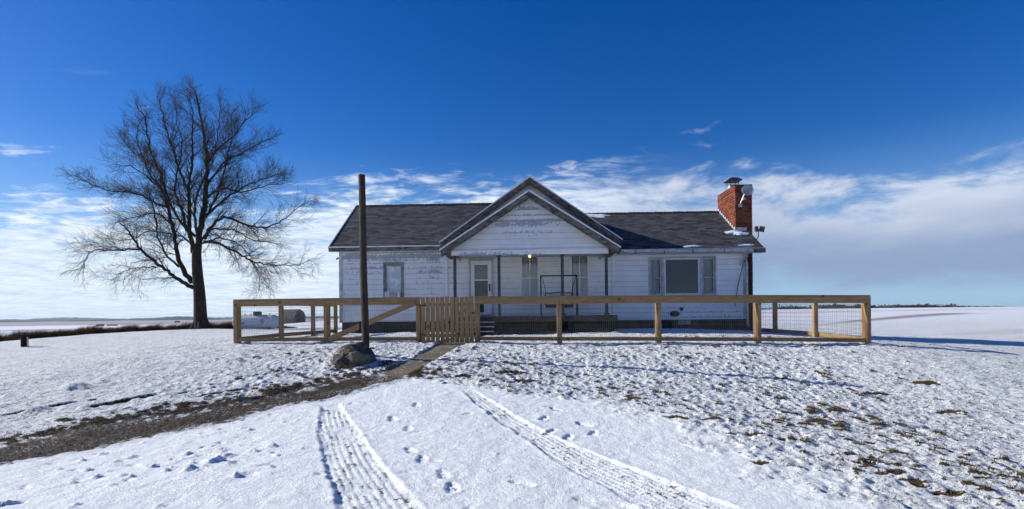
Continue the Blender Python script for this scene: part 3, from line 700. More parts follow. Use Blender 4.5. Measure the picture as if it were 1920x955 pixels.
for rect in (WP1, WP2):
    f = window(rect, .045, [(rect[0]+rect[1])/2], 3.06, M_white)
    pane(f, rect[0]+.05, rect[1]-.05, rect[2]+.05, 3.06, YF+.008); pane(f, rect[0]+.05, rect[1]-.05, 3.062, rect[3]-.05, YF-.002)
    curtain(f, rect[0]+.03, (rect[0]+rect[1])/2+.01, rect[2], 3.62, YF+.055, M_curtain); curtain(f, (rect[0]+rect[1])/2+.02, rect[1]-.03, rect[2], 3.62, YF+.06, M_curtain)
    curtain(f, rect[0]+.03, rect[1]-.03, 3.35, rect[3], YF+.10, noisy('valance_cloth', (.55, .55, .53), (.42, .42, .42), 8))
# picture window
B = MB(); x0, x1, z0, z1 = WPIC
frame_rect(B, x0-.05, x1+.05, z0-.03, z1+.06, .055, YF-.055, YF)
B.b2(x0-.09, x1+.09, YF-.09, YF-.056, z0-.06, z0-.02)
for mx in (4.985, 6.415): B.b2(mx-.05, mx+.05, YF-.04, YF+.05, z0+.02, z1-.0)
for (a, c) in ((4.515, 4.93), (6.47, 6.915)):
    frame_rect(B, a, c, z0+.03, z1-.01, .045, YF-.02, YF+.04); B.b2(a+.045, c-.045, YF-.015, YF+.035, 2.975, 3.02)
f = B.build('window', M_trim2, house, bevel=.003); f['label'] = 'wide picture window between two narrow side lights'
B = MB(); frame_rect(B, 5.045, 6.355, z0+.02, z1-.01, .045, YF-.05, YF+.03); B.build('inner_frame', M_white, f, bevel=.004)
pane(f, 5.09, 6.31, z0+.06, z1-.05, YF-.0, M_glass2)
for (a, c) in ((4.56, 4.89), (6.515, 6.87)):
    pane(f, a, c, z0+.07, z1-.05, YF+.01); curtain(f, a, c, z0+.05, z1-.03, YF+.12, noisy('net_curtain', (.55, .56, .56), (.38, .39, .39), 7, stretch=(5, 5, .4), bump=0))
# ---- door
d0 = MB(); frame_rect(d0, -2.37, -1.42, 1.64, 3.83, .07, YF-.05, YF+.02); df = d0.build('door_frame', M_trim2, house, bevel=.004)
B = MB(); dx0, dx1 = -2.29, -1.50
B.b2(dx0, -2.155, YF-.04, YF, 1.67, 3.75); B.b2(-1.645, dx1, YF-.04, YF, 1.67, 3.75)
B.b2(-2.155, -1.645, YF-.039, YF-.001, 3.58, 3.75); B.b2(-2.155, -1.645, YF-.039, YF-.001, 2.98, 3.03)
B.b2(-2.155, -1.645, YF-.039, YF-.001, 2.12, 2.34); B.b2(-2.155, -2.01, YF-.039, YF-.001, 1.67, 2.12); B.b2(-1.80, -1.645, YF-.039, YF-.001, 1.67, 2.12); B.b2(-2.01, -1.80, YF-.038, YF-.002, 1.67, 1.77)
door = B.build('door', M_white, house, bevel=.004); door['label'] = 'white storm door with two panes and a pet flap'
pane(door, -2.155, -1.645, 3.03, 3.58, YF-.02, glass_mat('door_glass', (.45, .52, .60), 2.2)); pane(door, -2.155, -1.645, 2.34, 2.98, YF-.02, M_glass)
B = MB(); B.b2(-2.0, -1.81, YF-.03, YF-.012, 1.78, 2.11); B.build('pet_flap', mat('dark_rubber', (.02, .02, .022), .6)[0], door, bevel=.01)
B = MB(); B.tube([(-1.575, YF-.04, 2.62), (-1.575, YF-.09, 2.64), (-1.575, YF-.09, 2.80), (-1.575, YF-.04, 2.82)], .012, 8); B.b2(-1.60, -1.55, YF-.052, YF-.04, 2.58, 2.86); B.build('handle', M_iron, door)
B = MB(); B.quad([(-2.3, YF+.12, 1.66), (-1.49, YF+.12, 1.66), (-1.49, YF+.12, 3.76), (-2.3, YF+.12, 3.76)]); B.build('inner_door', noisy('inner_door_paint', (.10, .11, .12), (.07, .07, .08), 3), door)
B = MB(); B.b2(-1.925, -1.885, YF+.02, YF+.03, 3.40, 3.47); B.build('paper_tag', M_white, door)
# ---- shingled roof planes
def roof_plane(name, a, bq, c, d, m_=None, thick=.09, course=.14):
    """a-b eave (left to right), d-c ridge; quad a,b,c,d"""
    a, bq, c, d = map(Vector, (a, bq, c, d)); nrm = (bq-a).cross(d-a).normalized()
    if nrm.z < 0: nrm = -nrm
    H = ((d-a)-(bq-a).normalized()*((d-a).dot((bq-a).normalized()))).length; k = max(1, round(H/course)); B = MB(); ud = (bq-a).normalized()
    rs = random.Random(int(H*999))
    def U(p): return (p-a).dot(ud)+a.x
    for i in range(k):
        t0, t1 = i/k, (i+1)/k
        l0, r0, l1, r1 = a.lerp(d, t0), bq.lerp(c, t0), a.lerp(d, t1), bq.lerp(c, t1); h0 = .008+rs.uniform(-.001, .001)
        q = [l0+nrm*h0, r0+nrm*h0, r1+nrm*.002, l1+nrm*.002]
        B.quad(q, [(U(l0), t0*H), (U(r0), t0*H), (U(r1), t1*H), (U(l1), t1*H)])
        B.quad([l0-nrm*.002, r0-nrm*.002, r0+nrm*h0, l0+nrm*h0], [(U(l0), t0*H-.01), (U(r0), t0*H-.01), (U(r0), t0*H-.004), (U(l0), t0*H-.004)])
    o = B.build(name, m_ or M_roof, house)
    B = MB(); dn = nrm*-thick; q = [a, bq, c, d]; q = [p-nrm*.003 for p in q]; qd = [p+dn for p in q]
    B.quad(qd)
    for i in range(4): j = (i+1) % 4; B.quad([q[i], q[j], qd[j], qd[i]])
    B.build('roof_deck', M_greywood, o); return o
rl = roof_plane('roof', (-7.67, 20.78, 4.29), (-.0, 20.78, 4.29), (-.0, 24.2, 6.56), (-7.67, 24.2, 6.56)); rl['label'] = 'dark shingle roof slope over the left wing'
roof_plane('roof', (-7.67, 27.62, 4.29), (.0, 27.62, 4.29), (.0, 24.2, 6.56), (-7.67, 24.2, 6.56))
rr2 = roof_plane('roof', (.0, 20.78, 4.03), (8.66, 20.78, 4.03), (8.66, 24.2, 6.04), (.0, 24.2, 6.04)); rr2['label'] = 'dark shingle roof slope over the right wing with patches of snow'
roof_plane('roof', (.0, 27.62, 4.03), (8.66, 27.62, 4.03), (8.66, 24.2, 6.04), (.0, 24.2, 6.04))
GA, GE, GX_ = 6.82, 4.42, 3.40
roof_plane('roof', (-GX_, 27.6, GE), (-GX_, 20.76, GE), (-.0, 20.76, GA), (-.0, 27.6, GA)); roof_plane('roof', (GX_, 20.76, GE), (GX_, 27.6, GE), (.0, 27.6, GA), (.0, 20.76, GA))
PA, PE, PX = 5.86, 3.90, 3.04; PC = -.03
roof_plane('roof', (PC-PX, 21.05, PE), (PC-PX, 18.78, PE), (PC, 18.78, PA), (PC, 21.05, PA)); roof_plane('roof', (PC+PX, 18.78, PE), (PC+PX, 21.05, PE), (PC, 21.05, PA), (PC, 18.78, PA))
# ridge caps
r_ = random.Random(3)
for (x0, x1, z) in ((-7.67, -.3, 6.575), (1.0, 8.15, 6.055)):
    x = x0; B = MB()
    while x < x1:
        L = .24; zz = z+r_.uniform(0, .012); B.quad([(x, 24.06, zz-.075), (x+L, 24.06, zz-.085), (x+L, 24.2, zz+.005), (x, 24.2, zz+.02)]); B.quad([(x, 24.2, zz+.02), (x+L, 24.2, zz+.005), (x+L, 24.34, zz-.085), (x, 24.34, zz-.075)])
        B.quad([(x, 24.06, zz-.075), (x, 24.2, zz+.02), (x, 24.34, zz-.075), (x, 24.2, zz-.02)]); x += L*.8
    B.build('ridge_cap', mat('ridge_shingle', (.025, .025, .027), .9)[0], house)
# fascia, rakes, drip edges
def rake(p, q, y, h=.20, m_=M_greywood, nm='rake_board', t=.035, lift=-.02):
    B = MB(); p = Vector(p); q = Vector(q); d = (q-p).normalized(); nn = Vector((-d.z, 0, d.x)); nn = nn if nn.z > 0 else -nn
    a = p+nn*lift; c = q+nn*lift
    B.quad([(a.x, y, a.z), (c.x, y, c.z), (c.x, y, c.z-h), (a.x, y, a.z-h)]); B.quad([(a.x, y+t, a.z), (c.x, y+t, c.z), (c.x, y+t, c.z-h), (a.x, y+t, a.z-h)])
    B.quad([(a.x, y, a.z-h), (c.x, y, c.z-h), (c.x, y+t, c.z-h), (a.x, y+t, a.z-h)]); B.quad([(a.x, y, a.z), (a.x, y+t, a.z), (a.x, y+t, a.z-h), (a.x, y, a.z-h)]); B.quad([(a.x, y, a.z), (c.x, y, c.z), (c.x, y+t, c.z), (a.x, y+t, a.z)])
    return B.build(nm, m_, house)
for (cx, X_, E_, A_, y, h) in ((0, GX_, GE, GA, 20.72, .17), (PC, PX, PE, PA, 18.74, .17)):
    for sg in (-1, 1):
        rake((cx+sg*X_, 0, E_), (cx, 0, A_), y, h)
        rake((cx+sg*(X_+.02), 0, E_), (cx, 0, A_+.0), y-.035, .05, M_white, 'drip_edge', .06, .03)
        rake((cx+sg*X_*.995, 0, E_-.14), (cx+sg*.0, 0, A_-.14), y+.04, .09, M_greywood, 'rake_board', .03)
for (x0, x1, z, gut) in ((-7.67, -3.40, 4.29, 0), (3.36, 8.66, 4.03, 1)):
    B = MB(); B.b2(x0, x1, 20.74, 20.775, z-.15, z-.0); B.build('fascia', M_greywood if not gut else M_trim2, house)
    B = MB(); B.b2(x0, x1, 20.775, 21.09, z-.135, z-.115); B.build('soffit', M_ceil, house)
    B = MB(); B.b2(x0-.005, x1+.005, 20.70, 20.739, z-.01, z+.03); B.build('drip_edge', M_white if not gut else M_gutter, house)
for sgx in (-7.67, 8.66):
    zE, zR = (4.29, 6.56) if sgx < 0 else (4.03, 6.04)
    for ya in (20.78, 27.62): B = MB(); B.bar((sgx, ya, zE-.09), (sgx, 24.2, zR-.09), .03, .16); B.build('rake_board', M_trim2 if sgx < 0 else M_greywood, house)
    if sgx < 0:
        B = MB(); B.bar((sgx-.02, 20.76, zE+.01), (sgx-.02, 24.2, zR+.01), .03, .04); B.build('drip_edge', M_white, house)
# gutter: open trough in sections with joint bands
B = MB(); x0, x1, z = 3.42, 8.20, 4.0
prof = [(20.735, z+.02), (20.735, z-.09), (20.66, z-.10), (20.625, z-.05), (20.615, z+.02), (20.625, z+.02), (20.635, z-.04), (20.665, z-.085), (20.725, z-.08), (20.725, z+.02)]
for (p, q) in zip(prof, prof[1:]+prof[:1]): B.quad([(x0, p[0], p[1]), (x1, p[0], p[1]-.03), (x1, q[0], q[1]-.03), (x0, q[0], q[1])])
B.cur = 1
for jx in (3.9, 4.95, 6.0, 7.15, 8.0): B.b2(jx-.012, jx+.012, 20.607, 20.74, z-.115, z+.025)
B.build('gutter', [M_gutter, M_greywood], house)
B = MB(); B.b2(8.2, 8.66, 20.66, 20.735, 3.87, 4.01); B.build('fascia', M_greywood, house)
B = MB(); B.tube([(8.02, 20.70, 3.9), (8.02, 20.78, 3.78), (8.06, 21.0, 3.62), (8.10, 21.02, 3.5), (8.10, 21.02, 1.25), (8.10, 20.9, 1.15)], .042, 8); B.build('downspout', M_gutter, house)
# ---- porch
B = MB(); siding(B, PC-2.7, PC+2.7, 3.93, 5.72, 19.12, [], lambda z: (PC-max(.01, (5.74-z)/.645), PC+max(.01, (5.74-z)/.645))); B.build('gable', M_sideG, house)
B = MB(); B.quad([(PC-2.72, 19.06, 3.735), (PC+2.70, 19.06, 3.735), (PC+2.70, 19.06, 3.93), (PC-2.72, 19.06, 3.93)], [(-2.72, 3.7), (2.7, 3.7), (2.7, 3.9), (-2.72, 3.9)])
for (p, q) in (((19.06, 3.735), (19.18, 3.735)), ((19.06, 3.93), (19.18, 3.93))): B.quad([(PC-2.72, p[0], p[1]), (PC+2.7, p[0], p[1]), (PC+2.7, q[0], q[1]), (PC-2.72, q[0], q[1])], [(0, 3.88)]*4)
B.quad([(PC-2.72, 19.18, 3.735), (PC+2.70, 19.18, 3.735), (PC+2.70, 19.18, 3.93), (PC-2.72, 19.18, 3.93)], [(0, 3.88)]*4)
for xx in (PC-2.72, PC+2.7): B.quad([(xx, 19.06, 3.735), (xx, 19.18, 3.735), (xx, 19.18, 3.93), (xx, 19.06, 3.93)], [(0, 3.88)]*4)
B.build('porch_beam', M_beam, house)
B = MB(); B.b2(PC-2.68, PC+2.68, 19.19, 21.05, 3.86, 3.88); B.build('porch_ceiling', M_ceil, house)
for sx in (PC-2.72, PC+2.62):
    B = MB(); B.b2(sx, sx+.07, 19.19, 21.05, 3.735, 3.90); B.build('porch_beam', M_trim2, house)
for sg in (-1, 1):     # eave soffit boards of the porch
    B = MB(); B.quad([(PC+sg*2.72, 18.79, 3.86), (PC+sg*3.02, 18.79, 3.80), (PC+sg*3.02, 21.05, 3.80), (PC+sg*2.72, 21.05, 3.86)]); B.build('soffit', M_greywood, house)
    B = MB(); B.bar((PC+sg*2.66, 19.12, 3.62), (PC+sg*2.45, 19.12, 3.73), .05, .05); B.build('bracket', M_greywood, house)
for i, x in enumerate((-2.635, -1.10, 1.09, 2.60)):
    B = MB(); B.b2(x-.05, x+.05, 19.07, 19.17, 1.63, 3.733); B.b2(x-.065, x+.065, 19.055, 19.185, 3.66, 3.732)
    if i >= 2: B.b2(x-.09, x+.09, 19.04, 19.2, 1.63, 1.69)
    B.build('porch_post', M_postwood, house, bevel=.006)
B = MB()
yy = 18.95
x = -2.85
while x < 2.95: B.b2(x, x+.135, 18.93, 21.06, 1.585, 1.62+random.uniform(-.002, .002)); x += .145
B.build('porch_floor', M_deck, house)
B = MB(); B.b2(-2.85, 2.95, 18.96, 19.0, 1.42, 1.58); B.b2(-2.85, -2.81, 19.0, 21.05, 1.42, 1.58); B.b2(2.91, 2.95, 19.0, 21.05, 1.42, 1.58); B.build('rim_board', M_deck, house)
for x in (-2.6, -1.1, .45, 1.35, 2.7):
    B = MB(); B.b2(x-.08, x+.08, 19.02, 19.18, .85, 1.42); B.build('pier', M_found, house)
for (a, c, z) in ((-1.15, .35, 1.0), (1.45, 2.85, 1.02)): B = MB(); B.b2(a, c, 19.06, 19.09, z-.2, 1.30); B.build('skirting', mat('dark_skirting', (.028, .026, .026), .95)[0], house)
for i in range(3):
    B = MB(); z = 1.44-.15*i; y = 18.93-.27*i; B.b2(-2.55, -1.24, y-.29, y, z-.04, z); B.b2(-2.52, -1.27, y-.02, y+.0, z-.155, z-.04); B.build('step', M_deck, house, bevel=.006)
    B = MB(); B.b2(-2.553, -1.237, y-.296, y-.291, z-.038, z+.002); B.build('nosing', M_gutter, house)
# ---- wall fittings
B = MB(); B.lathe([(0, -.10), (.13, -.10), (.15, -.06), (.16, .0)], (5.42, YF-.03, 1.64), 'Y', 16); B.v = [(5.42+(x-5.42)*1.15, y, 1.64+(z-1.64)*.72) for x, y, z in B.v]
B.build('vent_hood', M_found, house, smooth=True)
B = MB(); B.b2(5.60, 5.74, YF-.09, YF-.02, 1.80, 1.87); B.b2(5.63, 5.71, YF-.07, YF-.02, 1.74, 1.80); B.build('outlet_box', M_found, house, bevel=.01)
B = MB(); B.tube([(8.05, 20.95, 3.62), (7.98, 21.0, 3.55), (7.9, 21.03, 3.2), (7.78, 21.04, 2.7), (7.7, 21.04, 2.2), (7.66, 21.04, 1.9)], .013, 6); B.build('cable', M_iron, house)
B = MB(); B.b2(7.86, 7.98, YF-.10, YF-.03, 3.44, 3.56); B.tube([(8.02, 20.98, 3.66), (7.93, 20.97, 3.58)], .025, 8); B.build('meter_fitting', M_gutter, house, bevel=.01)
B = MB(); B.tube([(XL-.02, YF+.05, 3.92), (XL-.10, YF+.02, 3.93), (XL-.12, YF, 3.86)], .03, 8); B.build('wall_fixture', M_iron, house)
B = MB(); B.tube([(XL-.03, YF+.02, 3.8), (XL-.035, YF+.02, 1.4)], .025, 8); B.build('conduit', M_white, house)
# snow left on the right roof
def roof_z(y): return 4.03+(y-20.78)*(6.04-4.03)/(24.2-20.78)
def snow_patch(cx, cy, rx, ry, seed, th=.035):
    B = MB(); N = 36; r_ = np.random.default_rng(seed); ph = r_.uniform(0, 6.28, 6); am = r_.uniform(.04, .16, 6)
    def rad(a): return 1+sum(am[k]*math.sin((k+2)*a+ph[k]) for k in range(6))
    rings = [0, .4, .75, .93, 1.0]; hs_ = [1, .9, .7, .45, -.1]; P = []
    for rg, h in zip(rings, hs_):
        row = []
        for i in range(N):
            a = 2*math.pi*i/N; q = rad(a)*rg; x = cx+rx*q*math.cos(a); y = cy+ry*q*math.sin(a); row.append((x, y, roof_z(y)+.012+th*h*(1+.3*math.sin(x*9+y*7))))
        P.append(row)
    for j in range(len(rings)-1):
        for i in range(N): B.quad([P[j][i], P[j][(i+1) % N], P[j+1][(i+1) % N], P[j+1][i]])
    return B.build('snow_patch', M_snow, rr2, smooth=True)
snow_patch(2.75, 23.95, .62, .17, 1); snow_patch(2.3, 23.85, .4, .13, 8); snow_patch(8.03, 22.12, .34, .11, 2, .05); snow_patch(8.28, 21.98, .30, .10, 3, .05); snow_patch(8.1, 21.02, .30, .04, 4); snow_patch(6.1, 21.0, .30, .035, 5); snow_patch(5.85, 20.95, .12, .04, 6)
for k_ in range(9): snow_patch(-6.9+k_*.42+random.uniform(-.1, .1), 0, 0, 0, 0) if False else None
# ---- chimney of single bricks
ch = MB(); CX0, CX1, CY0, CY1, CZ0, CZ1 = 8.17, 8.83, 22.3, 24.35, .85, 6.68; tones = []
r_ = random.Random(9); bh, bl, mo = .080, .24, .018; z = CZ0; row = 0
ch2 = MB(); ch2.b2(CX0+.020, CX1-.020, CY0+.020, CY1-.020, CZ0, CZ1-.01)
while z < CZ1:
    cap_ = 1 if z > CZ1-.16 else 0; e = .018*cap_
    for side in range(4):
        L = (CX1-CX0) if side % 2 == 0 else (CY1-CY0); p = -(row % 2)*.129
        while p < L:
            a, c = max(0, p), min(L, p+bl)
            if c-a > .03:
                j = r_.uniform(-.005, .006)+e; zz = (z+bh/2); dpt = .07; m0 = len(ch.f)
                if side == 0: ch.b2(CX0+a, CX0+c, CY0-j, CY0+dpt, z, z+bh)
                if side == 2: ch.b2(CX0+a, CX0+c, CY1-dpt, CY1+j, z, z+bh)
                if side == 1: ch.b2(CX1-dpt, CX1+j, CY0+a, CY0+c, z, z+bh)
                if side == 3: ch.b2(CX0-j, CX0+dpt, CY0+a, CY0+c, z, z+bh)
                tones += [r_.random()]*(len(ch.f)-m0)
            p += bl+mo
    z += bh+mo; row += 1
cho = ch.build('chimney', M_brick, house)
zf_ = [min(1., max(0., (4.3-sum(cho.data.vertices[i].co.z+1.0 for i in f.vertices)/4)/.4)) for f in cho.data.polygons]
sa = cho.data.attributes.new('painted_shade', 'FLOAT', 'FACE'); sa.data.foreach_set('value', [v*.85 for v in zf_])  # shade below the eave, painted as near-black into the brick colour
at = cho.data.attributes.new('tone', 'FLOAT', 'FACE'); at.data.foreach_set('value', tones)
ch2.build('mortar_core', M_mortar, cho)
B = MB(); B.b2(CX0-.01, CX1+.01, CY0-.01, CY1+.01, CZ1+.052, CZ1+.075); B.build('crown', M_found, cho)
# stepped flashing
B = MB(); y = CY0
while y < 24.2:
    z_ = roof_z(y); B.b2(CX0-.035, CX0-.022, y, y+.20, z_-.02, z_+.15); y += .20
B.b2(CX0-.03, CX0+.42, CY0-.035, CY0-.022, roof_z(CY0)-.03, roof_z(CY0)+.12)
B.build('flashing', noisy('lead_flashing', (.55, .56, .58), (.35, .36, .38), 10, .5, .2), cho)
B = MB(); fc = (8.42, 23.25)
B.b2(fc[0]-.16, fc[0]+.16, fc[1]-.16, fc[1]+.16, CZ1+.076, CZ1+.26); B.build('flue', noisy('clay_flue', (.55, .5, .45), (.4, .36, .33), 9), cho)
B = MB()
for sx in (-1, 1):
    for sy in (-1, 1): B.bar((fc[0]+sx*.15, fc[1]+sy*.15, CZ1+.2), (fc[0]+sx*.20, fc[1]+sy*.20, CZ1+.46), .025, .02)
z0 = CZ1+.46
for i in range(4):
    a0, a1 = [(-1, -1), (1, -1), (1, 1), (-1, 1)][i], [(1, -1), (1, 1), (-1, 1), (-1, -1)][i]
    B.quad([(fc[0]+a0[0]*.30, fc[1]+a0[1]*.34, z0-.03), (fc[0]+a1[0]*.30, fc[1]+a1[1]*.34, z0-.03), (fc[0]+a1[0]*.13, fc[1]+a1[1]*.15, z0+.10), (fc[0]+a0[0]*.13, fc[1]+a0[1]*.15, z0+.10)])
B.quad([(fc[0]-.13, fc[1]-.15, z0+.10), (fc[0]+.13, fc[1]-.15, z0+.10), (fc[0]+.13, fc[1]+.15, z0+.10), (fc[0]-.13, fc[1]+.15, z0+.10)])
B.quad([(fc[0]-.29, fc[1]-.33, z0-.032), (fc[0]+.29, fc[1]-.33, z0-.032), (fc[0]+.29, fc[1]+.33, z0-.032), (fc[0]-.29, fc[1]+.33, z0-.032)])
B.build('chimney_cap', M_iron, cho)
# ------------------------------------------------------------------ things on the house
dish = empty('satellite_dish', (8.52, 22.1, 6.42), 'round pale grey satellite dish on the front of the brick chimney top', 'satellite dish')
B = MB(); rd = .215; prof = [(rd*i/8, .06*(i/8)**2) for i in range(9)]; prof = prof+[(rd+.008, .062), (rd, .075)]+[(rd*i/8, .06*(i/8)**2+.012) for i in range(7, -1, -1)]
B.lathe(prof, (0, 0, 0), 'Y', 40); B.v = [(x, -y, z) for x, y, z in B.v]
mrot = Matrix.Rotation(R(-8), 4, 'Z') @ Matrix.Rotation(R(-14), 4, 'X'); T = Matrix.Translation((8.54, 22.02, 6.44)); B.xf(T @ mrot)
M_dish = noisy('dish_paint', (.36, .38, .38), (.28, .30, .31), 5, .5, bump=0)
B.build('reflector', M_dish, dish, smooth=True)
B = MB(); B.tube([(8.40, 22.0, 6.26), (8.30, 21.85, 6.10), (8.28, 21.72, 6.06)], .014, 8); B.b2(8.24, 8.33, 21.66, 21.74, 6.02, 6.10); B.build('feed_arm', M_gutter, dish)
B = MB(); B.tube([(8.54, 22.05, 6.44), (8.46, 22.15, 6.30), (8.36, 22.24, 6.02), (8.36, 22.27, 5.94)], .022, 8); B.b2(8.29, 8.43, 22.255, 22.285, 5.86, 5.98); B.build('mount', M_gutter, dish)
B = MB(); B.tube([(8.60, 21.99, 6.47), (8.68, 21.95, 6.40)], .018, 8); B.build('feed_horn', M_gutter, dish)
M_found2 = noisy('lamp_housing', (.26, .24, .22), (.14, .13, .125), 9, .6)
fl = empty('floodlight', (8.55, 21.6, 4.45), 'twin-headed floodlight on a curved arm at the right roof edge', 'floodlight')
B = MB(); B.tube([(8.58, 21.45, 4.38), (8.68, 21.5, 4.46), (8.74, 21.5, 4.60), (8.74, 21.5, 4.74)], .02, 8); B.build('arm', M_iron, fl)
for sx, aa in ((-1, .5), (1, -.4)):
    B = MB(); B.b2(-.09, .09, -.06, .0, -.095, .095); B.b2(-.10, .10, -.075, -.055, -.11, .11); B.xf(Matrix.Translation((8.74+sx*.125, 21.48, 4.84)) @ Matrix.Rotation(aa, 4, 'Z') @ Matrix.Rotation(sx*R(12), 4, 'Y'))
    hd = B.build('lamp_head', M_found2, fl, bevel=.01)
    B = MB(); B.b2(-.085, .085, -.082, -.076, -.10, .10); B.xf(Matrix.Translation((8.74+sx*.125, 21.48, 4.84)) @ Matrix.Rotation(aa, 4, 'Z') @ Matrix.Rotation(sx*R(12), 4, 'Y')); B.build('lens', noisy('lamp_lens', (.05, .05, .055), (.12, .12, .12), 4, .3), hd)
pl = empty('porch_light', (-.03, 19.6, 3.86), 'small glowing yellow bulb hanging under the porch ceiling', 'porch light')
B = MB(); B.lathe([(.05, .0), (.05, -.02), (.028, -.03), (.026, -.075), (0, -.075)], (-.03, 19.6, 3.86), 'Z', 16); B.build('socket', M_white, pl)
M_bulb, n, b = mat('lit_bulb', (1, .8, .35), .3); b.inputs['Emission Color'].default_value = (1, .62, .12, 1); b.inputs['Emission Strength'].default_value = 5
B = MB(); B.lathe([(0, .042), (.024, .036), (.038, .016), (.041, -.004), (.036, -.026), (.02, -.038), (0, -.043)], (-.03, 19.6, 3.735), 'Z', 16); B.build('bulb', M_bulb, pl, smooth=True)
ac = empty('window_air_conditioner', (-5.28, YF, 2.32), 'small boxy white air conditioner in the bottom of the left wing window', 'air conditioner')
B = MB(); B.b2(-5.56, -5.0, YF-.26, YF+.05, 2.325, 2.60); B.build('casing', M_white, ac, bevel=.015)
B = MB(); 
for k_ in range(12): B.b2(-5.40, -5.06, YF-.268, YF-.262, 2.36+k_*.018, 2.368+k_*.018)
B.build('grille', mat('grille_grey', (.16, .16, .17), .6)[0], ac)
B = MB(); B.b2(-5.53, -5.43, YF-.266, YF-.261, 2.36, 2.56); B.build('side_panel', M_gutter, ac)
# porch glider
gl_ = empty('porch_swing', (1.0, 20.0, 1.62), 'black metal frame porch swing with a slung bench on the porch', 'swing')
B = MB(); x0, x1, zt = .36, 1.66, 3.06
for x in (x0, x1): B.tube([(x, 19.78, 1.63), (x, 20.0, zt), (x, 20.22, 1.63)], .022, 8); B.tube([(x, 19.72, 1.65), (x, 20.28, 1.65)], .02, 8)
B.tube([(x0, 20, zt), (x1, 20, zt)], .024, 8); B.build('frame', M_iron, gl_)
for (xt, xb) in ((x0+.03, x0+.16), (x1-.03, x1-.16)):
    B = MB()
    for dy in (-.16, .16): B.tube([(xt, 20, zt-.02), (xb, 20+dy*.5, 2.6), (xb+.0, 20+dy, 2.12)], .008, 6)
    B.build('hanger', M_iron, gl_)
B = MB(); xa, xb = .52, 1.50
B.tube([(xa, 20.22, 2.0), (xa, 20.28, 2.42), (xa+.05, 20.285, 2.46), ((xa+xb)/2-.3, 20.285, 2.44), ((xa+xb)/2, 20.285, 2.48), ((xa+xb)/2+.3, 20.285, 2.44), (xb-.05, 20.285, 2.46), (xb, 20.28, 2.42), (xb, 20.22, 2.0)], .016, 8)
for k_ in range(24): x = xa+.03+k_*(xb-xa-.06)/23; B.tube([(x, 20.22, 2.02), (x, 20.28, 2.43)], .006, 5)
B.build('backrest', M_iron, gl_)
B = MB()
for k_ in range(9): B.b2(xa, xb, 19.80+k_*.05, 19.835+k_*.05, 1.985, 2.0)
B.b2(xa-.01, xb+.01, 19.77, 19.795, 1.90, 2.02); B.build('seat', M_iron, gl_)
for x in (xa, xb): B = MB(); B.tube([(x, 19.8, 2.0), (x, 19.78, 2.2), (x, 19.85, 2.24), (x, 20.25, 2.24)], .014, 8); B.build('armrest', M_iron, gl_)
# ------------------------------------------------------------------ fence
def fy(x): return 15.30-.0655*(x+8.33)
def wire(B, p0, p1, zb0, zt0, zb1, zt1, off):
    p0 = Vector(p0); p1 = Vector(p1); L = (p1-p0).length; d = (p1-p0)/L; nrm = Vector((-d.y, d.x, 0))*off; t_ = .0027
    k = int(L/.0508)
    for i in range(1, k):
        s_ = i/k; q = p0.lerp(p1, s_)+nrm; B.tube([(q.x, q.y, zb0+(zb1-zb0)*s_), (q.x, q.y, zt0+(zt1-zt0)*s_)], t_/1.4, 3, False)
    m = 10
    for j in range(m+1):
        s_ = j/m; a = p0+nrm; c = p1+nrm; B.tube([(a.x, a.y, zb0+(zt0-zb0)*s_), (c.x, c.y, zb1+(zt1-zb1)*s_)], t_/1.4, 3, False)
def screws(B, x, y, zs):
    for z in zs: B.lathe([(0, -.006), (.007, -.004), (.009, 0)], (x, y, z), 'Y', 8)
def gh(x, y): return float(ground_z(x, y))
FH = 1.20
def front_run(root, posts, braces=()):
    for i, x in enumerate(posts):
        y = fy(x); g = gh(x, y); zt = g+FH
        B = MB(); B.b2(x-.065, x+.065, y-.0, y+.19, g-.25, zt-.16); p = B.build('post', M_railz, root, bevel=.006)
        if 0 < i < len(posts)-1 or 1:
            B = MB(); B.box((x, y-.02, (g+zt)/2-.06), (.10, .034, zt-g-.27)); q = B.build('batten', M_railz, root, bevel=.003)
            [(lambda B_: (screws(B_, x-.02, y-.038, [z_]), B_.build('screw', M_screw, q)))(MB()) for z_ in (g+.16, g+.55, zt-.25)]
    for a, c in zip(posts[:-1], posts[1:]):
        ya, yc = fy(a), fy(c); ga, gc = gh(a, ya), gh(c, yc); o0 = .05 if a == posts[0] else 0; o1 = .05 if c == posts[-1] else 0
        B = MB(); B.bar((a-o0+.002, ya-.022, ga+FH-.085), (c+o1-.002, yc-.022, gc+FH-.085), .036, .165); t_ = B.build('top_rail', M_railx, root, bevel=.004)
        B = MB(); B.bar((a-o0+.002, ya+.045, ga+FH+.019), (c+o1-.002, yc+.045, gc+FH+.019), .15, .036); B.build('cap_rail', M_railx, root, bevel=.004)
        B = MB(); B.bar((a+.065, ya+.02, ga+.10), (c-.065, yc+.02, gc+.10), .036, .10); B.build('bottom_rail', M_railx, root, bevel=.004)
        B = MB(); wire(B, (a+.065, ya+.03, 0), (c-.065, yc+.03, 0), ga+.06, ga+FH-.1, gc+.06, gc+FH-.1, .12); B.build('wire_mesh', M_wire, root)
